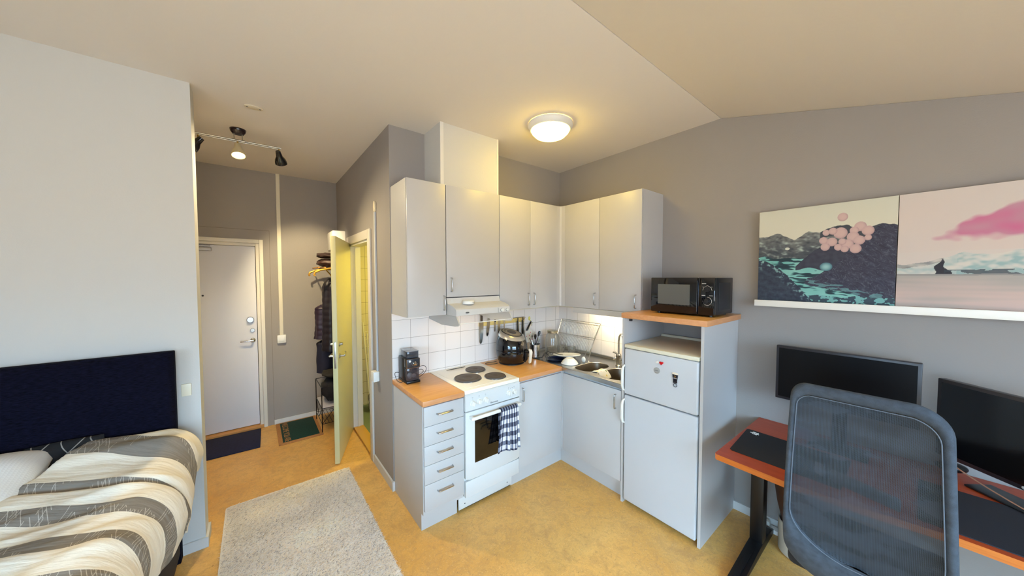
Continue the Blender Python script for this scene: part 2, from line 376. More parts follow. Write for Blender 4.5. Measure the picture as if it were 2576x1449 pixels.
# ------------------------------------------------------------------ base cabinets
g = .0015; FY = -.587; SY = -.569
def hpull(par, x, z0, z1, y): return pull_handle(par, (x, y, z0), (x, y, z1), (0, -.026, 0))
c = thing('drawer_cabinet', 'narrow white base cabinet with five drawers under the short worktop', 'cabinet', (-1.748, -.29, 0))
B().box(-1.899, -1.597, SY, -.01, .12, .862).done('body', WHITE, c, smooth=False)
B().box(-1.899, -1.63, -.535, -.012, 0, .12).done('plinth', WHITE, c, smooth=False)
zs = [.855, .722, .592, .461, .332, .15]
for i in range(5):
    dr = B().box(-1.896+g, -1.598-g, FY, SY-.001, zs[i+1]+g, zs[i]-g, bev=.0015).done('drawer', WHITE, c)
    zh = [.793, .665, .535, .403, .269][i]
    pull_handle(dr, (-1.805, FY, zh), (-1.692, FY, zh), (0, -.026, 0))
c = thing('base_cabinet', 'white single-door base cabinet between the cooker and the corner', 'cabinet', (-.84, -.29, 0))
B().box(-1.092, -.59, SY, -.01, .12, .862).done('body', WHITE, c, smooth=False)
B().box(-1.136, -.535, -.535, -.5, 0, .1195).done('plinth', WHITE, c, smooth=False)
B().box(-.5915, -.5705, -.6005, -.571, .145, .862).done('corner_post', WHITE, c, smooth=False)
dr = B().box(-1.09+g, -.592, FY, SY-.001, .145, .845, bev=.0015).done('door', WHITE, c); hpull(dr, -1.055, .70, .805, FY)
c = thing('sink_cabinet', 'white single-door cabinet under the steel sink top beside the fridge', 'cabinet', (-.29, -.9, 0))
q = B(); q.box(-.569, -.01, -1.197, -1.180, .12, .862).box(-.569, -.01, -.617, -.60, .12, .862).box(-.569, -.01, -1.18, -.617, .12, .137).box(-.02, -.01, -1.18, -.617, .137, .862).box(-.569, -.56, -1.18, -.617, .80, .862); q.done('body', WHITE, c, smooth=False)
B().box(-.535, -.5, -1.197, -.536, 0, .12).done('plinth', WHITE, c, smooth=False)
dr = B().box(FY, -.57, -1.195+g, -.602, .145, .845, bev=.0015).done('door', WHITE, c)
pull_handle(dr, (FY, -1.15, .70), (FY, -1.15, .807), (-.026, 0, 0))
# worktops
def worktop(name, x0, x1, y0, y1, z0, z1, label, front='y'):
    b = B(); b.box(x0, x1, y0, y1, z0, z1, bev=.004); o = b.done(name, [WOOD, WOODE])
    for f in o.data.polygons:
        if abs(f.normal.z) < .5: f.material_index = 1
    return tag(o, label, 'worktop')
worktop('worktop', -1.908, -1.5975, -.60, -.009, .864, .9, 'short beech-coloured worktop carrying the coffee grinder')
worktop('worktop', -1.091, -.592, -.60, -.009, .864, .9, 'beech-coloured worktop between hob and sink carrying the air fryer')

# ------------------------------------------------------------------ cooker
k = thing('cooker', 'white freestanding electric cooker with oven and cast-iron hotplates', 'cooker', (-1.344, -.3, 0)); X0, X1 = -1.594, -1.094
B().box(X0, X1, -.575, -.012, .125, .872).done('body', ENAMEL, k, smooth=False)
B().box(X0+.03, X1-.05, -.539, -.05, .008, .10).done('base', mat('dark_gap', (30, 30, 30), .8), k, smooth=False)
B().box(X0-.03, X1-.045, -.553, -.54, .022, .1185, bev=.002).done('plinth', ENAMEL, k)
hb = B().box(X0-.001, X1+.001, -.60, -.012, .873, .902, bev=.006).done('hob_top', mat('hob_enamel', (248, 242, 228), .3, coat=.15), k)
B().box(X0+.035, X1-.035, -.56, -.06, .9015, .9035, bev=.001).done('hob_recess', mat('hob_enamel', (240, 236, 222)), hb)
for cx, cy, r in ((-1.435, -.37, .105), (-1.262, -.205, .084), (-1.235, -.46, .084)):
    B().lathe([(r+.006, .903), (r+.006, .906), (r, .908)], (cx, cy, 0), 48, cap=False).done('plate_ring', CHROME, k)
    pr = [(r, .904), (r, .915)]
    for rr in (r*.86, r*.36):
        rr = rr; pr += [(rr, .9155), (rr-.002, .9145), (rr-.006, .9145), (rr-.008, .9155)]
    pr += [(r*.2, .912), (1e-4, .912)]
    B().lathe(pr, (cx, cy, 0), 48, cap=False).done('hotplate', IRON, k)
q = B(); q.T = Matrix.Translation((-1.37, -.06, .902)) @ Matrix.Rotation(.0, 4, 'Z'); q.prism([(-.092, 0), (-.05, -.008), (.05, -.008), (.092, 0), (.05, .008), (-.05, .008)], 'z', 0, .004).done('vent_slot', BLACKP, k)
pn = B().prism([(-.603, .752), (-.603, .862), (-.595, .872), (-.575, .872), (-.575, .752)], 'x', X0, X1).done('control_panel', ENAMEL, k, smooth=False)
KN = mat('knob_white', (228, 228, 224), .3); MARK = mat('print_grey', (90, 92, 96), .6)
RX = Matrix.Rotation(PI/2, 3, 'X')
for i, x in enumerate((-1.535, -1.479, -1.424, -1.208, -1.152)):
    kb = B(); kb.lathe([(.0205, 0), (.0205, .004), (.0175, .006), (.016, .02), (.014, .022), (1e-4, .022)], (x, -.603, .803), 24, M=RX)
    kb.box(x-.004, x+.004, -.636, -.62, .787, .819, bev=.002); kb.done('knob', KN, pn)
    mk = B()
    mk.tube([(x+.004*math.cos(t*PI/6), -.6035, .843+.004*math.sin(t*PI/6)) for t in range(12)], .0005, 4, cyc=True)
    mk.ball((x, -.6035, .832), .0013, sy=.3); mk.ball((x-.021, -.6035, .812), .0011, sy=.3); mk.ball((x-.021, -.6035, .797), .0011, sy=.3); mk.ball((x+.024, -.6035, .80), .0011, sy=.3); mk.done('printed_mark', MARK, pn)
for x in (-1.19, -1.172): B().ball((x, -.6035, .838), .0022, sy=.5, seg=12).done('indicator_lamp', mat('indicator', (40, 20, 20), .3), pn)
text('lettering', 'Electrolux', .017, mat('print_dark', (50, 50, 54), .5), pn, (-1.344, -.6036, .768), (1, 0, 0), (0, 0, 1))
dg = B().box(X0+.004, X1-.004, -.575, -.570, .735, .757).done('panel_gap', BLACKP, k, smooth=False)
od = B(); od.prism([(X0+.002, .262), (X0+.03, .250), (-1.344, .243), (X1-.03, .250), (X1-.002, .262), (X1-.002, .745), (X0+.002, .745)], 'y', -.605, -.577, bev=.003); od = od.done('oven_door', ENAMEL, k)
B().box(-1.518, -1.165, -.607, -.604, .362, .69, bev=.0014).done('oven_window', mat('oven_glass', (10, 8, 9), .07, coat=.5), od)
hh = B(); hh.tube([(-1.567, -.645, .708), (-1.562, -.648, .708), (-1.1265, -.648, .708), (-1.121, -.645, .708)], [.010, .0125, .0125, .010], 14)
for x in (-1.555, -1.133): hh.box(x-.011, x+.011, -.645, -.604, .698, .718, bev=.003)
hh.done('handle', KN, od)
B().box(X0+.003, X1-.003, -.598, -.577, .121, .24, bev=.003).done('bottom_drawer', ENAMEL, k)
for x in (-1.575, -1.185): B().ball((x, -.554, .056), .005, sy=.4, seg=10).done('screw', MARK, k)

# tea towel over the oven handle
def chk(nt, b):
    uv = nt.nodes.new('ShaderNodeUVMap'); s = nt.nodes.new('ShaderNodeSeparateXYZ'); nt.links.new(uv.outputs[0], s.inputs[0])
    def stripe(o, n, off=0):
        f = mth(nt, 'FRACT', mth(nt, 'ADD', mth(nt, 'MULTIPLY', o, n), off)); wide = mth(nt, 'LESS_THAN', f, .5)
        return wide
    a = stripe(s.outputs[0], 7); c_ = stripe(s.outputs[1], 8.5, .3)
    k1 = mth(nt, 'MULTIPLY', mth(nt, 'ADD', a, c_), .5)
    r = nt.nodes.new('ShaderNodeValToRGB'); cr = r.color_ramp; cr.elements[0].color = lin((226, 224, 226)); cr.elements[1].position = 1; cr.elements[1].color = lin((28, 30, 52))
    e = cr.elements.new(.5); e.color = lin((112, 118, 138)); nt.links.new(k1, r.inputs[0])
    nt.links.new(r.outputs[0], b.inputs['Base Color'])
    n = nt.nodes.new('ShaderNodeTexNoise'); n.inputs['Scale'].default_value = 500; bp = nt.nodes.new('ShaderNodeBump'); bp.inputs['Strength'].default_value = .3; bp.inputs['Distance'].default_value = .001
    nt.links.new(n.outputs['Fac'], bp.inputs['Height']); nt.links.new(bp.outputs[0], b.inputs['Normal'])
def cloth(name, m, nu, nv, fn, uvf=None, thick=.003):
    me = bpy.data.meshes.new(name); vs = []; fs = []; uv = []
    for i in range(nu+1):
        for j in range(nv+1): vs.append(fn(i/nu, j/nv)); uv.append(uvf(i/nu, j/nv) if uvf else (i/nu, j/nv))
    for i in range(nu):
        for j in range(nv):
            a0 = i*(nv+1)+j; fs.append((a0, a0+nv+1, a0+nv+2, a0+1))
    me.from_pydata(vs, [], fs); l = me.uv_layers.new(name='UVMap')
    for lp in me.loops: l.data[lp.index].uv = uv[lp.vertex_index]
    me.materials.append(m); me.shade_smooth()
    o = bpy.data.objects.new(name, me); C.objects.link(o)
    if thick:
        s = o.modifiers.new('thickness', 'SOLIDIFY'); s.thickness = thick; s.offset = 0
    return o
def towel(u, v):
    # v 0 front hem -> over the bar -> 1 back hem
    Lf, Lb = .315, .20; t = v*(Lf+Lb+.045)
    x = -1.325+.162*u
    fold = .006*math.sin(u*19)+.004*math.sin(u*31+1)
    hem = .013*math.sin(u*5+.8)
    if t < Lf:
        z = .708-(Lf-t); y = -.6645-.004; s = (Lf-t)/Lf
        y -= fold*s*1.2+.008*s; x += s*(.03*(u-.45))-.004*s; z += hem*s
        if u < .22: x -= s*.022; y += .006*s
    elif t < Lf+.045:
        a = (t-Lf)/.045*PI; y = -.648-.0165*math.cos(a); z = .708+.0165*math.sin(a)
    else:
        s = (t-Lf-.045)/Lb; y = -.6305+fold*s*.4; z = .708-s*Lb; y = min(y, -.6255)
    return (x, y, z)
tag(cloth('tea_towel', node_mat('checked_cotton', chk, .9), 60, 90, towel), 'navy and white checked tea towel hanging over the oven handle', 'towel')

# ------------------------------------------------------------------ upper cabinets
UB, UT, UY = 1.42, 2.407, -.335
def upper(name, x0, x1, zb, label, doors, hs, y=UY):
    c = thing(name, label, 'wall cabinet', ((x0+x1)/2, -.17, zb), 'white wall cabinets')
    B().box(x0, x1, y+.018, -.001, zb, UT).done('body', WHITE, c, smooth=False)
    n = len(doors)
    for (a, b_), hx_ in zip(doors, hs):
        dr = B().box(a+g, b_-g, y, y+.0165, zb+.002, UT-.002, bev=.0015).done('door', WHITE, c)
        hz0, hz1 = hx_[1:]; pull_handle(dr, (hx_[0], y, hz0), (hx_[0], y, hz1), (0, -.026, 0))
    return c
upper('wall_cabinet', -1.899, -1.598, UB, 'narrow white single-door wall cabinet above the coffee grinder', [(-1.899, -1.599)], [(-1.621, 1.459, 1.566)])
upper('wall_cabinet', -1.5965, -1.0955, 1.553, 'wide white single-door wall cabinet above the cooker hood', [(-1.595, -1.096)], [(-1.558, 1.598, 1.702)])
upper('wall_cabinet', -1.094, -.39, UB-.003, 'white two-door wall cabinet above the air fryer and knives', [(-1.094, -.742), (-.742, -.39)], [(-.772, 1.45, 1.558), (-.702, 1.45, 1.558)])
c = thing('corner_filler', 'narrow white filler panel in the corner between the wall cabinets', 'filler panel', (-.36, -.36, UB))
B().prism([(-.389, -.330), (-.345, -.330), (-.335, -.345), (-.330, -.388), (-.300, -.388), (-.300, -.300), (-.389, -.300)], 'z', UB-.003, UT).done('panel', WHITE, c, smooth=False)
c = thing('wall_cabinet', 'white two-door wall cabinet above the sink and dish rack', 'wall cabinet', (-.17, -.8, UB), 'white wall cabinets')
B().box(-.317, -.001, -1.2, -.389, UB-.004, UT).done('body', WHITE, c, smooth=False)
for (a, b_), hy_ in zip([(-.797, -.39), (-1.2, -.797)], (-.761, -1.158)):
    dr = B().box(-.335, -.3185, a+g if a > b_ else a+g, b_-g, UB-.002, UT-.002, bev=.0015).done('door', WHITE, c)
    pull_handle(dr, (-.335, hy_, 1.455), (-.335, hy_, 1.562), (-.026, 0, 0))
c = thing('cabinet_light', 'white pelmet with a lit strip lamp under the cabinet above the sink', 'lamp', (-.2, -.85, 1.365))
B().box(-.335, -.317, -1.199, -.496, 1.366, 1.4145).done('pelmet', WHITE, c, smooth=False)
B().box(-.225, -.165, -1.18, -.54, 1.385, 1.4145, bev=.004).done('lamp_housing', WPLAST, c)
B().box(-.22, -.17, -1.17, -.55, 1.381, 1.3845).done('diffuser', mat('strip_diffuser', (255, 244, 214), .5, emit=((255, 236, 190), 8)), c, smooth=False)

# ------------------------------------------------------------------ cooker hood
c = thing('cooker_hood', 'white curved cooker hood over the hob with a pull-out visor', 'cooker hood', (-1.345, -.25, 1.34))
HW = mat('hood_white', (204, 203, 201), .35)
prof = [(-.02, 1.42), (-.02, 1.548), (-.33, 1.548), (-.345, 1.505), (-.38, 1.50), (-.42, 1.493), (-.455, 1.482), (-.475, 1.468), (-.48, 1.455), (-.48, 1.424), (-.46, 1.42)]
hd = B().prism(prof, 'x', -1.594, -1.098).done('hood_body', HW, c, ang=25)
for x0, x1 in ((-1.5955, -1.585), (-1.107, -1.0965)):
    B().prism([(-.012, 1.4185), (-.012, 1.36), (-.25, 1.335), (-.46, 1.345), (-.505, 1.352), (-.522, 1.368), (-.482, 1.4185)], 'x', x0, x1).done('side_cheek', mat('cheek_grey', (190, 188, 184), .4), c, smooth=False)
B().tube([(-1.586, -.505, 1.3665), (-1.106, -.505, 1.3665)], .0035, 8).done('visor_rail', WPLAST, c)
B().box(-1.215, -1.213, -.4815, -.480, 1.424, 1.462).done('panel_seam', MARK, hd, smooth=False)
for x, r in ((-1.178, .0135), (-1.128, .009)):
    B().lathe([(r, 0), (r, .012), (r-.002, .014), (1e-4, .014)], (x, -.48, 1.443), 24, M=RX).done('knob', KN, c)
    B().lathe([(r+.002, 0), (r+.002, .0012), (r, .0012)], (x, -.4803, 1.443), 24, M=RX, cap=False).done('knob_ring', MARK, c)
q = B(); q.ball((-1.50, -.4805, 1.443), .017, sy=.08, sz=.35, seg=20); q.done('badge', mat('badge_grey', (120, 124, 130), .3, .7), hd)
B().box(-1.42, -1.27, -.36, -.28, 1.409, 1.4195, bev=.003).done('hood_lamp', mat('hood_lamp_lens', (255, 240, 205), .4, emit=((255, 214, 130), 3)), c)
q = thing('alarm_puck', 'small round white alarm lying on top of the cooker hood', 'alarm', (-1.44, -.395, 1.497))
q2 = B().lathe([(1e-4, 0), (.042, 0), (.046, .005), (.046, .022), (.04, .029), (1e-4, .031)], (-1.44, -.395, 1.499), 36).done('body', WPLAST, q)
for dx in (.012, .024): B().ball((-1.44+dx, -.4405, 1.512), .0018, seg=8).done('sound_hole', MARK, q)

# ------------------------------------------------------------------ knives and rail
c = thing('knife_rail', 'light wooden magnetic knife bar on the tiles behind the air fryer', 'knife rail', (-.82, -.02, 1.24))
q = B(); q.box(-1.105, -.545, -.024, -.009, 1.243, 1.288, bev=.006); q.done('bar', mat('pale_wood_bar', (232, 204, 128), .45, var=(12, (220, 188, 108)), stretch=(1, 8, 8)), c)
for x in (-1.09, -.56): B().lathe([(.004, 0), (.004, .002), (1e-4, .002)], (x, -.0245, 1.265), 12, M=RX).done('screw', STEEL, c)
BLADE = mat('knife_steel', (178, 172, 162), .22, 1)
def knife(x, ztop, zguard, ztip, wb, hm, label, y=-.028, lean=0, hw=.011):
    t = thing('kitchen_knife', label, 'knife', (x, y, ztip), 'knives on the magnetic bar')
    b = B(); pts = []
    n = 10; left = []; right = []
    for i in range(n+1):
        s = i/n; z = zguard+(ztip-zguard)*s; off = lean*s
        left.append((x-wb*.5+off+wb*.10*s, z)); right.append((x+wb*.5*math.cos(s*PI/2)**.7-wb*.0+off-wb*.38*s*0, z))
    tip = (x-wb*.4+lean, ztip)
    poly = left[:-1]+[(x-wb*.15+lean, ztip)]+right[:-1][::-1]
    b.prism(poly, 'y', y-.001, y+.001); b.done('blade', BLADE, t, smooth=False)
    B().box(x-hw, x+hw, y-.009, y+.0025, zguard, ztop, bev=.004).done('handle', hm, t)
WH = mat('knife_handle_white', (226, 220, 205), .4)
knife(-1.082, 1.395, 1.285, 1.075, .048, mat('knife_handle_wood', (74, 58, 46), .5), 'largest chef knife with dark handle at the outer end of the bar')
knife(-1.0, 1.365, 1.288, 1.14, .036, STEEL, 'second chef knife with grey handle beside the largest one', lean=-.012)
knife(-.925, 1.36, 1.272, 1.175, .018, BLACKP, 'short paring knife with black handle on the bar', hw=.008)
knife(-.875, 1.35, 1.288, 1.08, .032, STEEL, 'long bright slicing knife on the bar behind the air fryer', lean=-.004)
knife(-.812, 1.335, 1.285, 1.185, .015, STEEL, 'small thin knife next to the long bright slicing knife', hw=.007)
c = thing('utensil_rail', 'thin wire rail with hooks on the tiles beside the knife bar', 'rail', (-.62, -.03, 1.28))
B().tube([(-.72, -.009, 1.262), (-.72, -.03, 1.285), (-.71, -.034, 1.292), (-.56, -.034, 1.294), (-.54, -.03, 1.287), (-.535, -.009, 1.262)], .002, 6).done('wire', CHROME, c)
for i, (x, m, lab) in enumerate(((-.645, BLACKP, 'black-edged steel kitchen tool hanging on the wire rail'), (-.578, BLACKP, 'slimmer kitchen tool hanging nearest the corner on the wire rail'))):
    t = thing('hanging_utensil', lab.replace('nearest', 'next to'), 'utensil', (x, -.03, 1.1), 'tools on the wire rail')
    B().box(x-.012, x+.002, -.045, -.030, 1.12, 1.262, bev=.004).box(x-.004, x+.006, -.04, -.034, 1.26, 1.290, bev=.002).done('handle', m, t)
    B().box(x+.002, x+.014-.004*i, -.046, -.032, 1.11, 1.25, bev=.003).done('blade', CHROME, t)
c = thing('wall_hook', 'small yellow-green hook on the tiles above the cutlery holder', 'hook', (-.468, -.02, 1.25))
B().ball((-.468, -.013, 1.268), .016, sy=.3, sz=1.35, seg=16).tube([(-.468, -.012, 1.255), (-.464, -.03, 1.245), (-.464, -.035, 1.252)], .003, 6).done('body', mat('hook_yellow', (222, 208, 110), .4), c)
c = thing('peeler', 'black and silver peeler hanging slanted from the yellow hook', 'peeler', (-.5, -.035, 1.14))
q = B(); q.tube([(-.462, -.033, 1.236), (-.478, -.036, 1.215), (-.515, -.04, 1.165), (-.528, -.04, 1.145)], [.006, .010, .012, .008], 12); q.done('handle', BLACKP, c)
q = B(); q.tube([(-.472, -.046, 1.22), (-.51, -.052, 1.168), (-.53, -.05, 1.14)], [.003, .005, .005], 8); q.done('blade', CHROME, c)
c = thing('key_ring', 'small keys dangling under the yellow hook', 'keys', (-.452, -.03, 1.19))
q = B(); q.tube([(-.455+.012*math.cos(i*PI/6), -.03, 1.222+.012*math.sin(i*PI/6)) for i in range(12)], .0012, 6, cyc=True); q.box(-.45, -.444, -.032, -.03, 1.19, 1.212).box(-.446, -.434, -.031, -.029, 1.218, 1.226).done('ring', mat('key_green', (150, 160, 120), .3, .6), c)

# ------------------------------------------------------------------ coffee grinder
c = thing('coffee_grinder', 'black electric coffee grinder with clear bean hopper on the short worktop', 'coffee grinder', (-1.807, -.11, .9))
gx0, gx1, gy0, gy1 = -1.86, -1.757, -.195, -.02
B().box(gx0-.002, gx1+.002, gy0-.004, gy1, .9005, .918, bev=.003).done('base', BLACKP, c)
q = B(); q.box(gx0, gx1, gy0+.055, gy1, .918, 1.088, bev=.004).box(gx0, gx1, gy0+.004, gy0+.055, 1.022, 1.088, bev=.003); q.done('body', BLACKP, c)
pn = B().box(gx0+.002, gx1-.002, gy0-.001, gy0+.004, 1.018, 1.088, bev=.002).done('front_panel', mat('gunmetal', (58, 60, 66), .35, .5), c)
q = B(); t_ = .0025
for a in ((gx0, gx1, 1.086, 1.0885), (gx0, gx1, 1.0175, 1.02), (gx0, gx0+t_, 1.02, 1.086), (gx1-t_, gx1, 1.02, 1.086)): q.box(a[0], a[1], gy0-.003, gy0+.001, a[2], a[3])
q.done('chrome_border', mat('copper_chrome', (190, 170, 160), .2, 1), pn, smooth=False)
B().lathe([(.0145, 0), (.0145, .004), (.012, .006), (.0105, .016), (1e-4, .017)], (-1.797, gy0-.001, 1.05), 28, M=RX).done('dial', mat('dial_chrome', (196, 190, 178), .2, 1), pn)
q = B()
for i in range(10):
    a = math.radians(150+i*-0+i*22); q.ball((-1.797+.022*math.cos(a), gy0-.0015, 1.05+.022*math.sin(a)), .0011, sy=.4, seg=6)
q.done('dial_mark', WPLAST, pn)
B().lathe([(.0085, 0), (.0085, .001), (1e-4, .001)], (-1.835, gy0-.001, 1.071), 20, M=RX).done('round_badge', WPLAST, pn)
SMOKE = mat('smoked_plastic', (70, 62, 66), .08, alpha=.72, coat=.4)
B().box(gx0+.005, gx1-.003, gy0+.006, gy0+.054, .919, 1.015, bev=.003).done('container', SMOKE, c)
q = B(); q.ball((-1.825, gy0+.030, .955), .021, sy=.6, sz=1.15).ball((-1.795, gy0+.030, .95), .02, sy=.6, sz=.8).done('scoop_lid', mat('pale_grey_plastic', (180, 182, 190), .4), c)
q = B(); q.box(gx0+.012, gx1-.002, gy0+.018, gy1-.02, 1.09, 1.138, bev=.003); q.done('hopper', mat('smoked_hopper', (62, 66, 76), .06, alpha=.8, coat=.5), c)
q = B(); q.box(gx0+.010, gx1, gy0+.016, gy1-.018, 1.138, 1.143, bev=.002).done('hopper_lid', mat('lid_smoke', (120, 124, 134), .1, coat=.4), c)
def cord(name, pts, r, label, m=RUBBER, cat='cord', sub=3):
    P = [Vector(p) for p in pts]; out = []
    for i in range(len(P)-1):
        p0 = P[max(i-1, 0)]; p1 = P[i]; p2 = P[i+1]; p3 = P[min(i+2, len(P)-1)]
        for k_ in range(sub):
            t = k_/sub; out.append(.5*((2*p1)+(p2-p0)*t+(2*p0-5*p1+4*p2-p3)*t*t+(3*p1-p0-3*p2+p3)*t**3))
    out.append(P[-1]); return tag(B().tube(out, r, 8).done(name, m), label, cat)
cord('power_cord', [(-1.83, -.018, .93), (-1.86, -.014, .95), (-1.892, -.03, .955), (-1.902, -.07, .935), (-1.90, -.11, .912), (-1.88, -.13, .904), (-1.866, -.12, .9035)], .002, 'thin black grinder cord looping over the outer worktop edge')
cord('power_cord', [(-1.75, -.06, .915), (-1.735, -.075, .955), (-1.71, -.08, .985), (-1.675, -.08, .988), (-1.655, -.08, .965), (-1.665, -.08, .935), (-1.70, -.085, .912), (-1.73, -.09, .9035), (-1.74, -.08, .925), (-1.72, -.07, .955), (-1.69, -.07, .958), (-1.675, -.07, .94), (-1.70, -.075, .925), (-1.735, -.08, .92)], .002, 'coiled black cord with plug between grinder and cooker')
q = B(); q.cyl((-1.748, -.085, .918), (-1.728, -.082, .925), .010, .008, 12).cyl((-1.748, -.08, .938), (-1.732, -.08, .938), .008, .006, 12); tag(q.done('mains_plug', BLACKP), 'black plug at the side of the coffee grinder', 'plug')

# ------------------------------------------------------------------ air fryer
fc = Vector((-.848, -.19, .9)); FN = Vector((.32, -.947, 0)); FA = math.atan2(FN.y, FN.x)
c = thing('air_fryer', 'glossy black egg-shaped air fryer with silver lid ring and pale handle', 'air fryer', fc)
def shear(p):
    p = Vector(p); s = max(0, p.z-.14); p.z -= s*1.9*(p.x*FN.x+p.y*FN.y); p.x += FN.x*0; return p
def flathe(prof, seg=56):
    b = B(); rs = []
    for r, z in prof: rs.append([shear((r*math.cos(2*PI*k/seg), r*math.sin(2*PI*k/seg), z))+fc for k in range(seg)])
    b.rings(rs, cap=False); return b
flathe([(1e-4, .006), (.10, .006), (.118, .012), (.135, .04), (.147, .085), (.150, .125), (.1495, .1275), (.1475, .129), (.1495, .1305), (.149, .15), (.145, .188), (.137, .218), (.1265, .243)]).done('body', BLACKG, c)
flathe([(.1265, .240), (.128, .247), (.120, .264), (.110, .278), (.103, .2835), (.100, .284)]).done('lid_ring', mat('satin_silver', (214, 210, 204), .3, .8), c)
flathe([(.100, .281), (.099, .285), (.088, .287), (.087, .284)]).done('black_ring', BLACKP, c)
dsc = flathe([(.088, .284), (.084, .288), (1e-4, .290)]).done('top_disc', mat('champagne', (172, 158, 134), .4, .3), c)
flathe([(.044, .288), (.043, .2925), (1e-4, .2935)]).done('display', mat('display_brown', (62, 52, 46), .3), c)
q = B()
for i in range(8):
    a = math.radians(70+i*15)+FA+PI/2-.5; r0, r1 = .060, .072
    p = shear((r0*math.cos(a), r0*math.sin(a), .2905))+fc; p2 = shear((r1*math.cos(a), r1*math.sin(a), .2903))+fc; q.tube([p, p2], .0016, 5)
q.done('icon_mark', mat('icon_dark', (70, 60, 50), .5), c)
def fr_(a, r, z): return fc+Vector((r*math.cos(a), r*math.sin(a), z))
ha = FA+.12
q = B(); 
for z0, z1, r0, r1 in ((.105, .128, .14, .185),):
    p0, p1 = fr_(ha, r0, .118), fr_(ha, r1, .118); q.tube([p0, p1], [.019, .017], 14)
q.tube([fr_(ha, .150, .12), fr_(ha, .150, .05), fr_(ha, .135, .02)], [.016, .014, .008], 10)
q.done('handle_bracket', BLACKP, c)
q = B(); pts = [fr_(ha, .178, .138), fr_(ha, .192, .130), fr_(ha, .197, .115), fr_(ha, .195, .08), fr_(ha, .190, .045), fr_(ha, .186, .022), fr_(ha, .180, .014)]
q.tube(pts, [.010, .016, .0175, .015, .0145, .0145, .008], 16); q.done('handle', mat('pale_handle', (226, 218, 198), .3), c)
q = B().lathe([(.12, .0005), (.12, .008), (.1, .008), (.1, .0005)], fc, 40); q.done('base', BLACKP, c)
cord('power_cord', [(-.96, -.10, .908), (-1.0, -.085, .904), (-1.05, -.075, .9035), (-1.08, -.09, .9035), (-1.07, -.125, .9035), (-1.02, -.145, .9035), (-.985, -.15, .9045)], .0025, 'black cord loop lying between the air fryer and the hob')

# ------------------------------------------------------------------ steel sink top
c = thing('steel_sink', 'stainless steel corner sink top with two bowls beside the fridge', 'sink', (-.3, -.6, .87))
def rrect(x0, x1, y0, y1, r, n=8):
    P = []
    for cx, cy, a0 in ((x1-r, y1-r, 0), (x0+r, y1-r, PI/2), (x0+r, y0+r, PI), (x1-r, y0+r, 1.5*PI)):
        for i in range(n+1): a = a0+i/n*PI/2; P.append((cx+r*math.cos(a), cy+r*math.sin(a)))
    return P
bowls = [(-.548, -.205, -.868, -.655, .095), (-.548, -.215, -1.165, -.905, .095)]
bm = bmesh.new()
def loop2(P, z): return [bm.verts.new((p[0], p[1], z)) for p in P]
outer = [(-.598, -1.2), (-.008, -1.2), (-.008, -.008), (-.588, -.008), (-.588, -.602), (-.598, -.602)]
ol = loop2(outer, .9); es = [bm.edges.new((ol[i], ol[(i+1) % len(ol)])) for i in range(len(ol))]
bl = []
for b4 in bowls:
    l = loop2(rrect(*b4[:4], b4[4]), .9); bl.append(l); es += [bm.edges.new((l[i], l[(i+1) % len(l)])) for i in range(len(l))]
bmesh.ops.triangle_fill(bm, use_beauty=True, edges=es)
for l, b4 in zip(bl, bowls):
    prev = l
    for ins, z in ((.004, .897), (.008, .885), (.018, .78), (.045, .755)):
        P = rrect(b4[0]+ins, b4[1]-ins, b4[2]+ins, b4[3]-ins, max(.02, b4[4]-ins)); nl = loop2(P, z)
        for i in range(len(nl)): bm.faces.new((prev[i], prev[(i+1) % len(nl)], nl[(i+1) % len(nl)], nl[i]))
        prev = nl
    bm.faces.new(prev)
low = loop2(outer, .866)
for i in range(len(ol)): bm.faces.new((ol[i], ol[(i+1) % len(ol)], low[(i+1) % len(ol)], low[i]))
for f in list(bm.faces):
    if f.calc_area() > 1e-9: pass
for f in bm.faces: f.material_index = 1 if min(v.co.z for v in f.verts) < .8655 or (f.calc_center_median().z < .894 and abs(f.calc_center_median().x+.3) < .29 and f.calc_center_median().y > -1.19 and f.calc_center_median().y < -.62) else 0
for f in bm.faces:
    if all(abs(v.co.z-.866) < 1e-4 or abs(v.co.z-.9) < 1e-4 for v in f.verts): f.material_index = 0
q = B(); q.bm.free(); q.bm = bm; top = q.done('steel_top', [mat('sink_steel', (196, 192, 184), .25, 1, bump=(500, .04), stretch=(1, 10, 1)), mat('bowl_dark_reflection', (116, 106, 94), .42, .85)], c, ang=30)  # bowl colour darkened to imitate the dark underside reflected in the steel
q = B(); q.box(-.03, -.008, -1.2, -.008, .9, .925, bev=.003).box(-.588, -.03, -.03, -.008, .9, .925, bev=.003).box(-.599, -.592, -1.2, -.602, .897, .9035, bev=.002); q.done('upstand', STEEL, c)
for b4 in bowls: B().lathe([(.03, .7555), (.03, .759), (.018, .7575), (1e-4, .7565)], ((b4[0]+b4[1])/2, (b4[2]+b4[3])/2, 0), 24, cap=False).done('drain', CHROME, c)
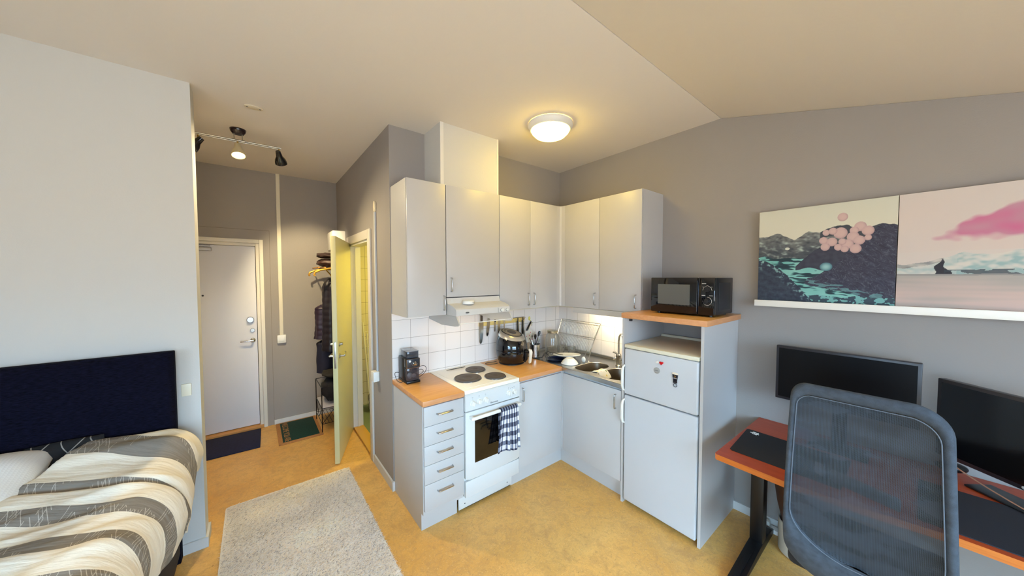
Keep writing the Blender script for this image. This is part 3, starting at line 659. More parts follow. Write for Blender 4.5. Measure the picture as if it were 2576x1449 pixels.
# tap
c = thing('mixer_tap', 'chrome mixer tap with high curved spout behind the bowls', 'tap', (-.165, -.893, .9))
q = B(); q.lathe([(.027, 0), (.027, .006), (.021, .012), (.021, .075), (.024, .08), (.024, .10), (.015, .112), (1e-4, .115)], (-.165, -.893, .9), 24).done('body', CHROME, c)
pts = [(-.165, -.893, 1.0)]+[(-.165-.075+.075*math.cos(a), -.893-.03+.03*math.cos(a), 1.12+.075*math.sin(a)) for a in [i*PI/10 for i in range(11)]]+[(-.315, -.953, 1.09)]
pts = [(-.165, -.893, 1.0), (-.163, -.892, 1.06), (-.163, -.892, 1.12), (-.168, -.90, 1.165), (-.185, -.925, 1.195), (-.215, -.955, 1.2), (-.245, -.985, 1.185), (-.26, -1.0, 1.155), (-.262, -1.002, 1.13)]
B().tube(pts, .009, 12).done('spout', CHROME, c)
q = B(); q.tube([(-.165, -.893, 1.005), (-.18, -.86, 1.02), (-.186, -.845, 1.022)], [.010, .009, .006], 10).tube([(-.165, -.93, .96), (-.165, -.855, .96)], .012, 12).ball((-.165, -.848, .96), .017, seg=12).ball((-.165, -.938, .96), .017, seg=12); q.done('lever', CHROME, c)

# dish cloth over the divider between the bowls
def ccl(nt, b):
    uv = nt.nodes.new('ShaderNodeUVMap'); v = nt.nodes.new('ShaderNodeTexVoronoi'); v.inputs['Scale'].default_value = 5.5; nt.links.new(uv.outputs[0], v.inputs[0])
    m1 = mth(nt, 'LESS_THAN', v.outputs['Distance'], .26)
    r = nt.nodes.new('ShaderNodeValToRGB'); r.color_ramp.interpolation = 'CONSTANT'; s = nt.nodes.new('ShaderNodeSeparateColor'); nt.links.new(v.outputs['Color'], s.inputs[0]); nt.links.new(s.outputs[0], r.inputs[0])
    r.color_ramp.elements[0].color = lin((206, 50, 40)); r.color_ramp.elements[1].position = .35; r.color_ramp.elements[1].color = lin((226, 196, 50))
    e = r.color_ramp.elements.new(.6); e.color = lin((96, 130, 66)); e = r.color_ramp.elements.new(.8); e.color = lin((236, 232, 222))
    nt.links.new(mixc(nt, m1, lin((238, 234, 224)), r.outputs[0]), b.inputs['Base Color'])
def dcl(u, v):
    s = v*.2-.1; y0 = -.886; x = -.50+.13*u+.01*math.sin(v*7)
    if abs(s) < .02: return (x, y0+s, .905+.002*math.sin(u*9))
    sg = 1 if s > 0 else -1; a = abs(s)-.02
    if sg > 0: return (x, y0+.02+a*.35, .905-a*.25)
    return (x+a*.2, y0-.02-a*.55, .905-a*.8)
tag(cloth('dish_cloth', node_mat('dish_cloth_print', ccl, .9), 16, 30, dcl, thick=.002), 'cream dish cloth with red and yellow print between the sink bowls', 'dish cloth')

# cutlery holder and cutlery
hc = Vector((-.545, -.185, .9))
def hol(nt, b):
    tc = nt.nodes.new('ShaderNodeTexCoord'); s = nt.nodes.new('ShaderNodeSeparateXYZ'); nt.links.new(tc.outputs['Object'], s.inputs[0])
    an = mth(nt, 'ARCTAN2', s.outputs[1], s.outputs[0])
    u = mth(nt, 'FRACT', mth(nt, 'MULTIPLY', an, 24/(2*PI))); v = mth(nt, 'FRACT', mth(nt, 'MULTIPLY', s.outputs[2], 76))
    du = mth(nt, 'SUBTRACT', u, .5); dv = mth(nt, 'SUBTRACT', v, .5)
    d2 = mth(nt, 'ADD', mth(nt, 'MULTIPLY', du, du), mth(nt, 'MULTIPLY', dv, dv)); hole = mth(nt, 'LESS_THAN', d2, .07)
    zin = mth(nt, 'MULTIPLY', mth(nt, 'GREATER_THAN', s.outputs[2], .025), mth(nt, 'LESS_THAN', s.outputs[2], .115)); 
    band = mth(nt, 'GREATER_THAN', mth(nt, 'FRACT', mth(nt, 'MULTIPLY', an, 4/(2*PI))), .28)
    k1 = mth(nt, 'MULTIPLY', mth(nt, 'MULTIPLY', hole, zin), band)
    b.inputs['Base Color'].default_value = lin((200, 198, 194)); nt.links.new(mth(nt, 'SUBTRACT', 1, k1), b.inputs['Alpha']); b.inputs['Metallic'].default_value = 1
c = thing('cutlery_holder', 'perforated steel cutlery holder standing behind the air fryer', 'cutlery holder', hc)
o = B().lathe([(.054, .002), (.054, .132), (.0565, .133), (.0525, .134), (.052, .004), (1e-4, .004)], hc, 40, cap=False).done('cup', node_mat('perforated_steel', hol, .25), c)
B().lathe([(.056, .0005), (.056, .008), (.05, .008), (.05, .0005)], hc, 40).done('base', BLACKP, c)
random.seed(3)
for i, (kind, m) in enumerate([('table_knife', STEEL), ('fork', STEEL), ('spoon', STEEL), ('fork', STEEL), ('table_knife', STEEL), ('spoon', STEEL), ('spatula', BLACKP), ('table_knife', STEEL), ('fork', STEEL), ('corkscrew', BLACKP)]):
    a = i*2*PI/10+.3; rr = .033; p0 = hc+Vector((-.02*math.cos(a), -.02*math.sin(a), .02)); p1 = hc+Vector((rr*1.5*math.cos(a), rr*1.5*math.sin(a), .185+.022*((i*7) % 4)))
    d_ = (p1-p0).normalized(); q = B()
    q.tube([p0, p0.lerp(p1, .6), p1-d_*.035], [.003, .0035, .003], 6)
    e = p1; perp = d_.cross(Vector((.6, .8, 0))).normalized()
    if kind == 'fork':
        for k_ in (-1, 0, 1): q.tube([e-d_*.037, e-d_*.02+perp*.006*k_, e+perp*.006*k_], .0016, 5)
    elif kind == 'spoon': q.ball(e-d_*.02, .02, sx=.65, sy=.35, sz=1, seg=10)
    elif kind == 'table_knife': q.tube([e-d_*.04, e-d_*.02, e], [.005, .007, .002], 5)
    else: q.tube([e-d_*.04, e-d_*.01, e+d_*.01], [.008, .014, .010], 6)
    lab = {'table_knife': 'steel table knife standing in the perforated cutlery holder', 'fork': 'steel fork standing in the perforated cutlery holder', 'spoon': 'steel spoon standing in the perforated cutlery holder', 'spatula': 'black spatula standing in the perforated cutlery holder', 'corkscrew': 'black corkscrew handle sticking out of the cutlery holder'}[kind]
    tag(q.done(kind, m), lab, kind.replace('_', ' '), {'table_knife': 'table knives in the holder', 'fork': 'forks in the holder', 'spoon': 'spoons in the holder'}.get(kind))
def pkt(u, v): return (-.56+.10*u, -.05+.01*math.sin(v*3)-.03*(1-v), 1.03+.125*v-.01*math.sin(u*8)*v)
def pkm(nt, b):
    uv = nt.nodes.new('ShaderNodeUVMap'); v = nt.nodes.new('ShaderNodeTexVoronoi'); v.inputs['Scale'].default_value = 4.5; nt.links.new(uv.outputs[0], v.inputs[0])
    m1 = mth(nt, 'LESS_THAN', v.outputs['Distance'], .25); s = nt.nodes.new('ShaderNodeSeparateColor'); nt.links.new(v.outputs['Color'], s.inputs[0])
    r = mixc(nt, mth(nt, 'GREATER_THAN', s.outputs[0], .5), lin((216, 70, 90)), lin((70, 66, 60)))
    nt.links.new(mixc(nt, m1, lin((232, 226, 214)), r), b.inputs['Base Color'])
tag(cloth('pot_holder', node_mat('printed_paper', pkm, .8), 10, 14, pkt, thick=.012), 'cream pot holder with red and dark print behind the cutlery holder', 'pot holder')

# glass jar, mugs
c = thing('glass_jar', 'tall clear glass storage jar with metal lid in the corner', 'jar', (-.30, -.19, .9))
jc = Vector((-.30, -.19, .9))
B().lathe([(1e-4, .003), (.066, .003), (.074, .012), (.074, .17), (.062, .205), (.05, .215), (.05, .232), (.0475, .232), (.0475, .217), (.06, .2), (.0715, .168), (.0715, .014), (.064, .006), (1e-4, .006)], jc, 40, cap=False).done('jar_body', GLASS, c)
B().lathe([(.054, .222), (.056, .226), (.056, .243), (.052, .247), (1e-4, .248)], jc, 40, cap=False).done('lid', mat('gold_lid', (186, 178, 152), .3, .9), c)
for i, (x, y, lab) in enumerate(((-.215, -.235, 'clear glass mug standing between the jar and the dish rack'), (-.185, -.355, 'clear glass mug standing in front of the dish rack'))):
    c = thing('glass_mug', lab, 'mug', (x, y, .9), 'glass mugs by the sink')
    B().lathe([(1e-4, .003), (.034, .003), (.038, .01), (.040, .085), (.0375, .085), (.0355, .012), (1e-4, .009)], (x, y, .9), 28, cap=False).done('cup', GLASS, c)
    dx, dy = (-.3, -.95); P = [(x+dx*(.038+.022*math.sin(t)), y+dy*(.038+.022*math.sin(t)), .945+.024*math.cos(t)) for t in [j*PI/8 for j in range(9)]]
    B().tube(P, .005, 8).done('handle', GLASS, c)
# plates, bowl
PORC = mat('porcelain', (236, 236, 232), .12, coat=.4)
q = B(); q.T = Matrix.Translation((-.345, -.43, .922)) @ Matrix.Rotation(.12, 4, Vector((-.76, .65, 0)))
q.lathe([(1e-4, .004), (.06, .003), (.08, .0), (.13, .016), (.137, .02), (.134, .024), (.085, .007), (.06, .009), (1e-4, .009)], (0, 0, 0), 48, cap=False)
tag(q.done('plate', PORC), 'white plate lying slanted beside the upturned bowl by the sink', 'plate')
q = B(); q.T = Matrix.Translation((-.455, -.565, .901))
q.lathe([(.078, 0), (.081, .003), (.066, .025), (.042, .046), (.036, .050), (.032, .048), (1e-4, .047)], (0, 0, 0), 44, cap=False)
tag(q.done('bowl', PORC), 'white bowl standing upside down at the sink edge', 'bowl')
q = B(); q.T = Matrix.Translation((-.46, -.39, .9025))
q.lathe([(1e-4, .0), (.07, .0), (.085, .012), (.088, .014), (.084, .015), (.069, .003), (1e-4, .003)], (0, 0, 0), 36, cap=False)
tag(q.done('shallow_dish', mat('dark_blue_enamel', (34, 40, 66), .3)), 'shallow dark blue dish partly under the slanted plate', 'dish')
cord('power_cord', [(-.60, -.23, .9035), (-.57, -.26, .905), (-.53, -.28, .92), (-.50, -.29, .95), (-.475, -.30, .965), (-.45, -.31, .955), (-.42, -.34, .950), (-.39, -.37, .940), (-.36, -.395, .934)], .0032, 'black cord stretching from the cutlery holder onto the plate')
cord('power_cord', [(-.535, -.275, .905), (-.515, -.285, .95), (-.49, -.29, .955), (-.485, -.30, .92), (-.50, -.31, .905), (-.52, -.305, .93), (-.505, -.295, .952), (-.475, -.31, .93), (-.47, -.33, .9055)], .003, 'knotted black cord bundle beside the cutlery holder')
c = thing('serving_spoon', 'white spoon lying with its bowl up near the sink', 'spoon', (-.3, -.6, .9))
B().ball((-.325, -.622, .928), .027, sx=.6, sy=.85, sz=1.0, seg=16).done('bowl', PORC, c)
B().tube([(-.30, -.612, .932), (-.26, -.595, .965), (-.22, -.58, 1.0)], .0028, 6).done('handle', CHROME, c)

# dish rack
c = thing('dish_rack', 'folding two-tier chrome dish rack leaning on the sink wall tiles', 'dish rack', (-.13, -.33, .9))
def rk(s, y): # s 0 top .. 1 bottom
    return Vector((-.035-.09*s, y, 1.235-.305*s))
q = B(); ya, yb = -.075, -.60
for s in (0, .07, .48, .54, 1.0): q.tube([rk(s, ya), rk(s, yb+.07*s)], .0024, 6)
for y in (ya, yb): q.tube([rk(0, y), rk(1, y+(.07 if y == yb else 0))], .003, 6)
q.tube([rk(0, yb), (-.12, yb+.002, 1.12), (-.225, -.6, .905)], .003, 6).tube([rk(0, ya), (-.10, ya, 1.08), (-.2, ya, .93)], .003, 6); q.done('frame', CHROME, c)
q = B(); n = 26
for i in range(n):
    y = ya-.008+(yb+.02-ya)*i/(n-1)
    for s0, s1 in ((.0, .5), (.52, 1.0)):
        yy = y+.05*s0; p0, p1 = rk(s0, yy), rk(s1, yy+.012); mid = (p0+p1)/2+Vector((-.02, 0, -.005)); q.tube([p0, mid, p1], .0011, 4)
q.done('wires', mat('pale_wire', (206, 200, 180), .35, .6), c)

# ------------------------------------------------------------------ fridge and housing
c = thing('fridge_housing', 'tall white cabinet surround with beech shelf holding the microwave', 'cabinet', (-.3, -1.475, 0))
B().box(-.592, -.001, -1.2185, -1.2015, 0, 1.403).done('side_panel', WHITE, c, smooth=False)
B().box(-.592, -.001, -1.767, -1.749, 0, 1.403).done('side_panel', WHITE, c, smooth=False)
o = B().box(-.600, -.002, -1.785, -1.196, 1.4035, 1.441, bev=.003).done('top_shelf', [WOOD, WOODE], c)
for f in o.data.polygons:
    if abs(f.normal.z) < .5: f.material_index = 1
for x in (-.52, -.08): B().box(x-.012, x+.012, -1.235, -1.219, 1.375, 1.4025, bev=.002).done('bracket', DARKG, c)
c = thing('fridge_freezer', 'white fridge-freezer with magnets standing inside the white surround', 'fridge', (-.3, -1.483, 0))
FW = mat('fridge_white', (198, 201, 206), .3); fy0, fy1 = -1.742, -1.226
B().box(-.545, -.04, fy0, fy1, .02, 1.175).done('body', FW, c, smooth=False)
for n_, z0, z1 in (('fridge_door', .035, .832), ('freezer_door', .840, 1.180)):
    dr = B().box(-.602, -.548, fy0+.002, fy1-.002, z0, z1, bev=.010, seg=3).done(n_, FW, c)
    za, zb = (.865, 1.055) if n_ == 'freezer_door' else (.62, .80)
    q = B(); y = fy1-.004; q.tube([(-.596, y, za), (-.614, y+.004, za+.012), (-.620, y+.006, za+.04), (-.620, y+.006, zb-.04), (-.614, y+.004, zb-.012), (-.596, y, zb)], [.006, .009, .011, .011, .009, .006], 12); q.done('handle', WPLAST, dr)
lid = B(); lid.box(-.60, -.03, fy0, fy1, 1.184, 1.210, bev=.004).prism([(-.06, 1.209), (-.03, 1.209), (-.03, 1.225), (-.045, 1.225)], 'y', fy0, fy1); lid.done('top_lid', mat('cream_lid', (222, 216, 194), .4), c)
B().box(-.55, -.05, fy0+.03, fy1-.03, 0, .02).done('foot', BLACKP, c, smooth=False)
cord('power_cord', [(-.012, -1.70, 1.39), (-.014, -1.70, 1.3), (-.012, -1.705, 1.235)], .003, 'white cable running down behind the fridge top', WPLAST)
# magnets
q = B(); P = [(.013*16*math.sin(t)**3/16, .013*(13*math.cos(t)-5*math.cos(2*t)-2*math.cos(3*t)-math.cos(4*t))/16) for t in [i*2*PI/28 for i in range(28)]]
q.prism([(-1.510-p[0], 1.128+p[1]) for p in P], 'x', -.613, -.6025, bev=.0006)
tag(q.done('heart_magnet', mat('red_plastic', (205, 22, 30), .15, coat=.5)), 'red heart-shaped magnet on the freezer door', 'magnet')
q = B(); q.T = Matrix.Translation((-.6065, -1.487, 1.132)) @ Matrix.Rotation(-.5, 4, 'X'); q.box(-.003, .003, -.006, .018, -.007, .007, bev=.003)
tag(q.done('clip_magnet', WPLAST), 'small white clip tucked behind the red heart magnet', 'magnet')
c = thing('round_magnet', 'round grey magnet with thin dark lettering below the red heart', 'magnet', (-.605, -1.477, 1.07))
RY = Matrix.Rotation(-PI/2, 3, 'Y')
B().lathe([(.021, 0), (.021, .003), (.0195, .004), (1e-4, .004)], (-.6022, -1.477, 1.07), 32, M=RY).done('disc', mat('disc_grey', (165, 165, 163), .4, .3), c)
B().box(-.6068, -.6062, -1.490, -1.463, 1.069, 1.071).done('printed_line', MARK, c, smooth=False)
c = thing('bottle_opener', 'magnetic bottle opener shaped like a dark beer glass on the freezer door', 'bottle opener', (-.605, -1.602, 1.03)); oy, oz = -1.602, .988
xa, xb = -.609, -.6025
B().prism([(oy-.013, oz+.028), (oy+.013, oz+.028), (oy+.0125, oz+.045), (oy+.0165, oz+.07), (oy+.0175, oz+.084), (oy-.0175, oz+.084), (oy-.0165, oz+.07), (oy-.0125, oz+.045)], 'x', xa, xb, bev=.001).done('glass_body', mat('stout_black', (26, 24, 36), .25), c)
B().prism([(oy+.0177, oz+.084), (oy+.018, oz+.0945), (oy, oz+.097), (oy-.018, oz+.0945), (oy-.0177, oz+.084)], 'x', xa, xb, bev=.001).done('foam', mat('foam_cream', (228, 216, 196), .5), c)
q = B(); q.tube([(-.6055, oy+.011*math.cos(t)*(1+.0), oz+.013+.011*math.sin(t)) for t in [i*2*PI/20 for i in range(20)]], .0022, 8, cyc=True); q.done('opener_loop', mat('dark_steel', (80, 82, 90), .3, 1), c)
q = B(); zz = oz+.071; q.tube([(xa-.0004, oy+.004, zz+.006), (xa-.0004, oy+.0055, zz), (xa-.0004, oy+.001, zz-.006)], .0006, 5).tube([(xa-.0004, oy+.004, zz+.006), (xa-.0004, oy-.003, zz+.0045), (xa-.0004, oy-.0035, zz-.001), (xa-.0004, oy+.001, zz-.006)], .0009, 5).done('gold_harp', mat('gold', (206, 160, 70), .4, .5), c)
text('lettering', 'GUINNESS', .0062, WPLAST, c, (xa-.0003, oy, oz+.0595), (0, -1, 0), (0, 0, 1), .0002)

# ------------------------------------------------------------------ microwave
c = thing('microwave', 'black microwave oven with two dials on the beech shelf', 'microwave', (-.23, -1.53, 1.441))
my0, my1, mz0, mz1, mxf = -1.752, -1.318, 1.453, 1.704, -.40
B().box(mxf+.02, -.07, my0+.003, my1-.003, mz0, mz1-.002, bev=.004).done('casing', mat('microwave_black', (24, 24, 28), .35), c)
B().box(-.32, -.12, my0+.0015, my0+.004, mz0+.03, mz1-.035, bev=.001).done('side_recess', mat('microwave_side', (34, 35, 40), .5), c)
dr = B().box(mxf-.001, mxf+.021, my0+.105, my1, mz0, mz1, bev=.006).done('door', BLACKG, c)
B().box(mxf-.0025, mxf-.0005, my0+.155, my1-.055, mz0+.06, mz1-.048).done('window', mat('microwave_window', (92, 92, 88), .2, coat=.3), dr, smooth=False)
B().box(mxf-.004, mxf, my0+.106, my0+.109, mz0+.02, mz1-.02).done('chrome_strip', mat('blue_chrome', (150, 160, 176), .2, 1), dr, smooth=False)
pn = B().box(mxf-.001, mxf+.021, my0, my0+.103, mz0, mz1, bev=.006).done('control_panel', BLACKG, c)
PW = mat('print_white', (200, 198, 192), .6)
for z, ku in ((1.628, 0), (1.548, 1)):
    y = my0+.045
    B().lathe([(.018, 0), (.018, .006), (.015, .018), (1e-4, .019)], (mxf-.001, y, z), 28, M=RY).done('dial', mat('dial_dark', (30, 28, 30), .35), pn)
    q = B(); x = mxf-.0016
    if ku:
        q.tube([(x, y-.027*math.cos(a), z+.027*math.sin(a)) for a in [math.radians(92-i*12) for i in range(19)]], .0011, 4)
        for i in range(7): a = math.radians(150+i*18); q.ball((x, y-.027*math.cos(a), z+.027*math.sin(a)), .0013, sx=.3, seg=6)
        q.box(x-.0003, x+.0003, y+.012, y+.034, z+.036, z+.039).box(x-.0003, x+.0003, y-.034, y-.012, z+.036, z+.038)
    else:
        P = [(-.03, -.006), (-.026, -.006), (-.023, .008), (-.018, .013), (0, .024), (.018, .013), (.023, .008), (.026, -.006), (.03, -.006)]
        q.tube([(x, y-p[0], z+p[1]) for p in P], .0011, 4).tube([(x, y+.03, z+.014), (x, y+.019, z+.014)], .0011, 4).tube([(x, y-.03, z+.014), (x, y-.019, z+.014)], .0011, 4)
        q.box(x-.0003, x+.0003, y+.008, y+.034, z+.034, z+.038)
    q.done('printed_scale', PW, pn)
for x in (-.35, -.11):
    for y in (my0+.04, my1-.04): B().cyl((x, y, 1.4412), (x, y, mz0), .012, seg=12).done('foot', BLACKP, c)

# ------------------------------------------------------------------ ceiling dome lamp
lc = Vector((-.93, -.775, H))
c = thing('ceiling_lamp', 'round lit ceiling lamp with white rim above the kitchen', 'ceiling lamp', lc)
B().lathe([(.168, -.001), (.172, -.004), (.172, -.016), (.168, -.024), (.160, -.040), (.152, -.048), (.145, -.048)], lc, 56, cap=False).done('rim', WPLAST, c)
def dome(nt, b):
    nt.nodes.remove(b) if False else None
    b.inputs['Base Color'].default_value = lin((255, 240, 200)); b.inputs['Emission Strength'].default_value = 28
    tc = nt.nodes.new('ShaderNodeTexCoord'); n = nt.nodes.new('ShaderNodeTexNoise'); n.inputs['Scale'].default_value = 14; nt.links.new(tc.outputs['Object'], n.inputs[0])
    nt.links.new(mixc(nt, n.outputs['Fac'], (1, .66, .06, 1), (1, .72, .12, 1)), b.inputs['Emission Color'])
B().lathe([(.148, -.046), (.140, -.064), (.115, -.088), (.08, -.103), (.04, -.111), (1e-4, -.113)], lc, 56, cap=False).done('glass_dome', node_mat('lit_frosted_glass', dome, .4), c)
# blank cover on the ceiling
c = thing('ceiling_cover', 'oval cream blanking cover with two screws on the ceiling', 'cover plate', (-2.717, .31, H))
q = B(); q.prism([(-2.717+.052*math.cos(t), .315+.030*math.sin(t)+.0*math.cos(t)) for t in [i*2*PI/32 for i in range(32)]], 'z', H-.008, H-.0005, bev=.002).done('plate', mat('aged_cream', (222, 210, 186), .6), c)
for s in (-1, 1): B().ball((-2.717+s*.036, .315-.0*s, H-.009), .006, sz=.4, seg=10).done('screw', MARK, c)

# ------------------------------------------------------------------ track light in the hall
c = thing('track_light', 'chrome three-spot track light on the hall ceiling', 'spotlight bar', (-2.82, .83, H))
ZB = 2.80; DK = mat('dark_maroon', (30, 12, 18), .25, coat=.4)
B().lathe([(.052, 0), (.052, -.004), (.048, -.02), (.036, -.036), (1e-4, -.037)], (-2.815, .83, H-.001), 32, cap=False).done('ceiling_cup', DK, c)
q = B(); q.tube([(-3.2, .89, ZB+.012), (-2.535, .862, ZB+.012)], .006, 8).tube([(-3.2, .89, ZB), (-2.535, .862, ZB)], .004, 8)
for x in (-2.84, -2.79): q.tube([(x, .83, H-.036), (x, .868, ZB+.012)], .003, 6)
q.done('bar', CHROME, c)
def spot_head(x, y, direction, lit, power, cone=1.05):
    dv = Vector(direction).normalized(); base = Vector((x, y, ZB-.05)); R = dv.to_track_quat('Z', 'Y').to_matrix()
    B().tube([(x, y, ZB), (x, y, ZB-.03)], .006, 8).tube([(x-.02, y, ZB-.05), (x-.017, y, ZB-.035), (x, y, ZB-.028), (x+.017, y, ZB-.035), (x+.02, y, ZB-.05)], .003, 6).done('swivel', mat('swivel_brass', (190, 160, 90), .3, .9), c)
    hd_ = B().lathe([(1e-4, -.035), (.018, -.035), (.021, -.01), (.024, .01), (.038, .035), (.044, .06), (.045, .075), (.043, .075), (.041, .058), (.034, .035), (.018, .015), (1e-4, .015)], base, 32, M=R, cap=False).done('spot_head', mat('spot_white', (214, 200, 160), .3) if lit == 2 else BLACKG, c)
    B().lathe([(1e-4, .066), (.036, .066), (.040, .062)], base, 28, M=R, cap=False).done('bulb', mat('lit_bulb', (255, 240, 200), .4, emit=((255, 214, 140), 14)), hd_)
    p = base+dv*.085
    light('spot_lamp', 'SPOT', p, power, (1.0, .80, .46), .03, aim=p+dv, cone=cone, blend=.75)
spot_head(-3.052, .885, (-.6, .2, -.7), 1, 60)
spot_head(-2.82, .868, (.05, -.35, -.9), 2, 80, 2.75)
spot_head(-2.55, .862, (.40, 1.17, -1.2), 1, 95)

# ------------------------------------------------------------------ hall wall fittings
c = thing('light_switch', 'white light switch on the hall wall beside the entrance door', 'light switch', (-2.507, 2.02, .99))
B().box(-2.549, -2.465, 2.005, 2.029, .943, 1.037, bev=.006).done('plate', WPLAST, c)
B().box(-2.533, -2.481, 2.0, 2.006, .962, 1.018, bev=.002).done('rocker', WPLAST, c)
tag(bx('cable_duct', mat('duct_cream', (230, 222, 200), .5), -2.524, -2.488, 2.014, 2.0295, 1.037, H, bev=.002), 'white cable duct running from the ceiling to the hall light switch', 'cable duct')
tag(bx('cable_duct', mat('duct_grey', (190, 194, 198), .5), -1.920, -1.9055, .355, .382, .885, 2.27, bev=.002), 'slim pale cable duct on the wall corner beside the kitchen cabinets', 'cable duct')
c = thing('cord_cover', 'oval cream cover at the top of the slim cable duct', 'cover plate', (-1.915, .368, 2.26))
B().prism([(.368+.024*math.cos(t), 2.318+.046*math.sin(t)) for t in [i*2*PI/24 for i in range(24)]], 'x', -1.921, -1.9055, bev=.002).done('plate', mat('cream_cover', (222, 208, 176), .5), c)
c = thing('wall_socket', 'white socket box at the bottom of the slim cable duct', 'socket', (-1.925, .368, .8))
B().box(-1.955, -1.9055, .33, .415, .798, .885, bev=.006).done('box', WPLAST, c)
c = thing('wall_socket', 'small cream socket on the white wall beside the headboard', 'socket', (-3.06, .195, 1.0))
B().box(-3.105, -3.06, .190, .1995, .985, 1.06, bev=.003).done('plate', mat('socket_cream', (232, 226, 204), .4), c)
c = thing('meter_box', 'white box mounted high on the hall wall above the coat rack', 'box', (-1.97, 1.72, 2.0))
B().box(-2.035, -1.906, 1.56, 1.86, 2.01, 2.235, bev=.004).done('case', WPLAST, c)
B().box(-2.042, -2.035, 1.57, 1.85, 2.02, 2.225, bev=.002).done('cover', WPLAST, c)

# coat rack, hats, coats
c = thing('coat_rack', 'brass and wood coat rack with hat shelf behind the bathroom door', 'coat rack', (-2.05, 1.7, 1.72))
q = B()
for y in (1.48, 1.90):
    q = B(); q.tube([(-1.908, y, 1.80), (-2.10, y, 1.80), (-2.17, y, 1.785), (-2.225, y, 1.76), (-2.235, y, 1.735), (-2.225, y, 1.72)], .010, 8).tube([(-1.908, y, 1.66), (-2.0, y, 1.72), (-2.06, y, 1.80)], .007, 8)
    q.box(-1.915, -1.906, y-.015, y+.015, 1.62, 1.84); q.done('bracket', BRASS, c)
q = B()
for x in (-1.95, -2.01, -2.07, -2.13, -2.19): q.tube([(x, 1.47, 1.812), (x, 1.91, 1.812)], .008, 8)
q.done('shelf_rail', mat('rack_wood', (196, 140, 62), .4), c)
q = B(); 
for y in (1.53, 1.61, 1.69, 1.77, 1.85): q.tube([(-1.908, y, 1.69), (-1.96, y, 1.68), (-2.0, y, 1.685), (-2.01, y, 1.71)], .006, 6)
q.tube([(-1.93, 1.47, 1.69), (-1.93, 1.91, 1.69)], .007, 8); q.done('hook_rail', BRASS, c)
def lump(name, c0, r, label, m, cat, seed, amp=.25, parent=None, seg=28, rows=18):
    b = B(); rs = []; c0 = Vector(c0); r = Vector(r)
    for i in range(rows+1):
        th = PI*i/rows; ring = []
        for k_ in range(seg):
            ph = 2*PI*k_/seg; d_ = Vector((math.sin(th)*math.cos(ph), math.sin(th)*math.sin(ph), -math.cos(th)))
            f = 1+amp*noise.noise(d_*2.2+Vector((seed, 0, 0)))+amp*.4*noise.noise(d_*6+Vector((0, seed, 0)))
            e = Vector((abs(d_.x)**.75*(1 if d_.x > 0 else -1), abs(d_.y)**.75*(1 if d_.y > 0 else -1), abs(d_.z)**.75*(1 if d_.z > 0 else -1)))
            ring.append(c0+Vector((e.x*r.x*f, e.y*r.y*f, e.z*r.z*f)))
        rs.append(ring)
    b.rings(rs, cap=False); bmesh.ops.remove_doubles(b.bm, verts=b.bm.verts, dist=1e-4)
    o = b.done(name, m, parent, ang=80)
    return tag(o, label, cat) if parent is None else o
BRN = mat('brown_leather', (58, 30, 22), .45)
lump('leather_bag', (-2.06, 1.66, 1.870), (.12, .16, .045), 'dark brown leather bag lying on the hat shelf of the coat rack', BRN, 'bag', 3)
lump('folded_cap', (-2.10, 1.60, 1.948), (.09, .12, .030), 'dark brown cap on top of the leather bag', mat('brown_felt', (44, 24, 20), .8), 'cap', 5)
PUFF = mat('dark_quilted_nylon', (26, 20, 34), .45, var=(8, (18, 15, 26)))
def coat(name, x, y, z0, z1, rx, ry, label, m, seed, quilt=0):
    b = B(); rs = []; n = 70
    for i in range(n+1):
        s = i/n; z = z1+(z0-z1)*s
        if s < .12: k_ = .25+.75*math.sin(s/.12*PI/2)
        else: k_ = 1.0+.12*(s-.12)
        ring = []
        for j in range(36):
            a = 2*PI*j/36; f = 1+.16*noise.noise(Vector((math.cos(a)*1.5+seed, math.sin(a)*1.5, s*2.5)))+.05*math.sin(a*7+seed+s*2)
            if quilt: f *= 1+.045*abs(math.sin((z1-z)/quilt*PI))
            ring.append((x+rx*k_*f*math.cos(a), y+ry*k_*f*math.sin(a), z+.012*noise.noise(Vector((a, seed, 1))) if s in (0, 1) else z))
        rs.append(ring)
    b.rings(rs); return tag(b.done(name, m, ang=60), label, 'coat')
coat('winter_coat', -2.05, 1.65, .86, 1.69, .085, .075, 'black quilted winter coat hanging in front on the coat rack', PUFF, 1, .07)
coat('quilted_vest', -2.115, 1.82, .98, 1.38, .075, .065, 'dark purple quilted vest hanging lower beside the winter coat', mat('purple_nylon', (40, 26, 46), .45), 4, .06)
coat('jacket', -2.10, 1.82, .58, .96, .085, .07, 'navy blue jacket hem showing below the quilted coats', mat('navy_cotton', (18, 20, 44), .8), 8)
# shoe rack with backpack
c = thing('shoe_rack', 'black wire shoe rack with pale shelf by the bathroom door', 'shoe rack', (-2.06, 1.65, 0))
q = B(); x0, x1, y0, y1 = -2.195, -1.925, 1.44, 1.86
for x in (x0, x1):
    for y in (y0, y1): q.tube([(x, y, 0), (x, y, .50)], .005, 6)
for z in (.10, .27, .50): q.tube([(x0, y0, z), (x1, y0, z), (x1, y1, z), (x0, y1, z)], .004, 6, cyc=True)
q.tube([(x0, y0, .27), (x0, (y0+y1)/2, .12), (x0, y1, .27)], .003, 6).tube([(x0, y0, .10), (x0+.12, y0, .25)], .003, 6)
for i in range(1, 8): x = x0+(x1-x0)*i/8; q.tube([(x, y0, .10), (x, y1, .10)], .0025, 5)
q.done('wire_frame', mat('black_wire', (16, 14, 20), .35, .5), c)
B().box(x0+.006, x1-.006, y0+.006, y1-.006, .262, .275, bev=.003).done('shelf', mat('pale_lilac', (196, 194, 206), .5), c)
lump('backpack', (-2.06, 1.65, .415), (.10, .16, .125), 'black backpack sitting on the wire shoe rack', BLACKF, 'backpack', 11, .18)
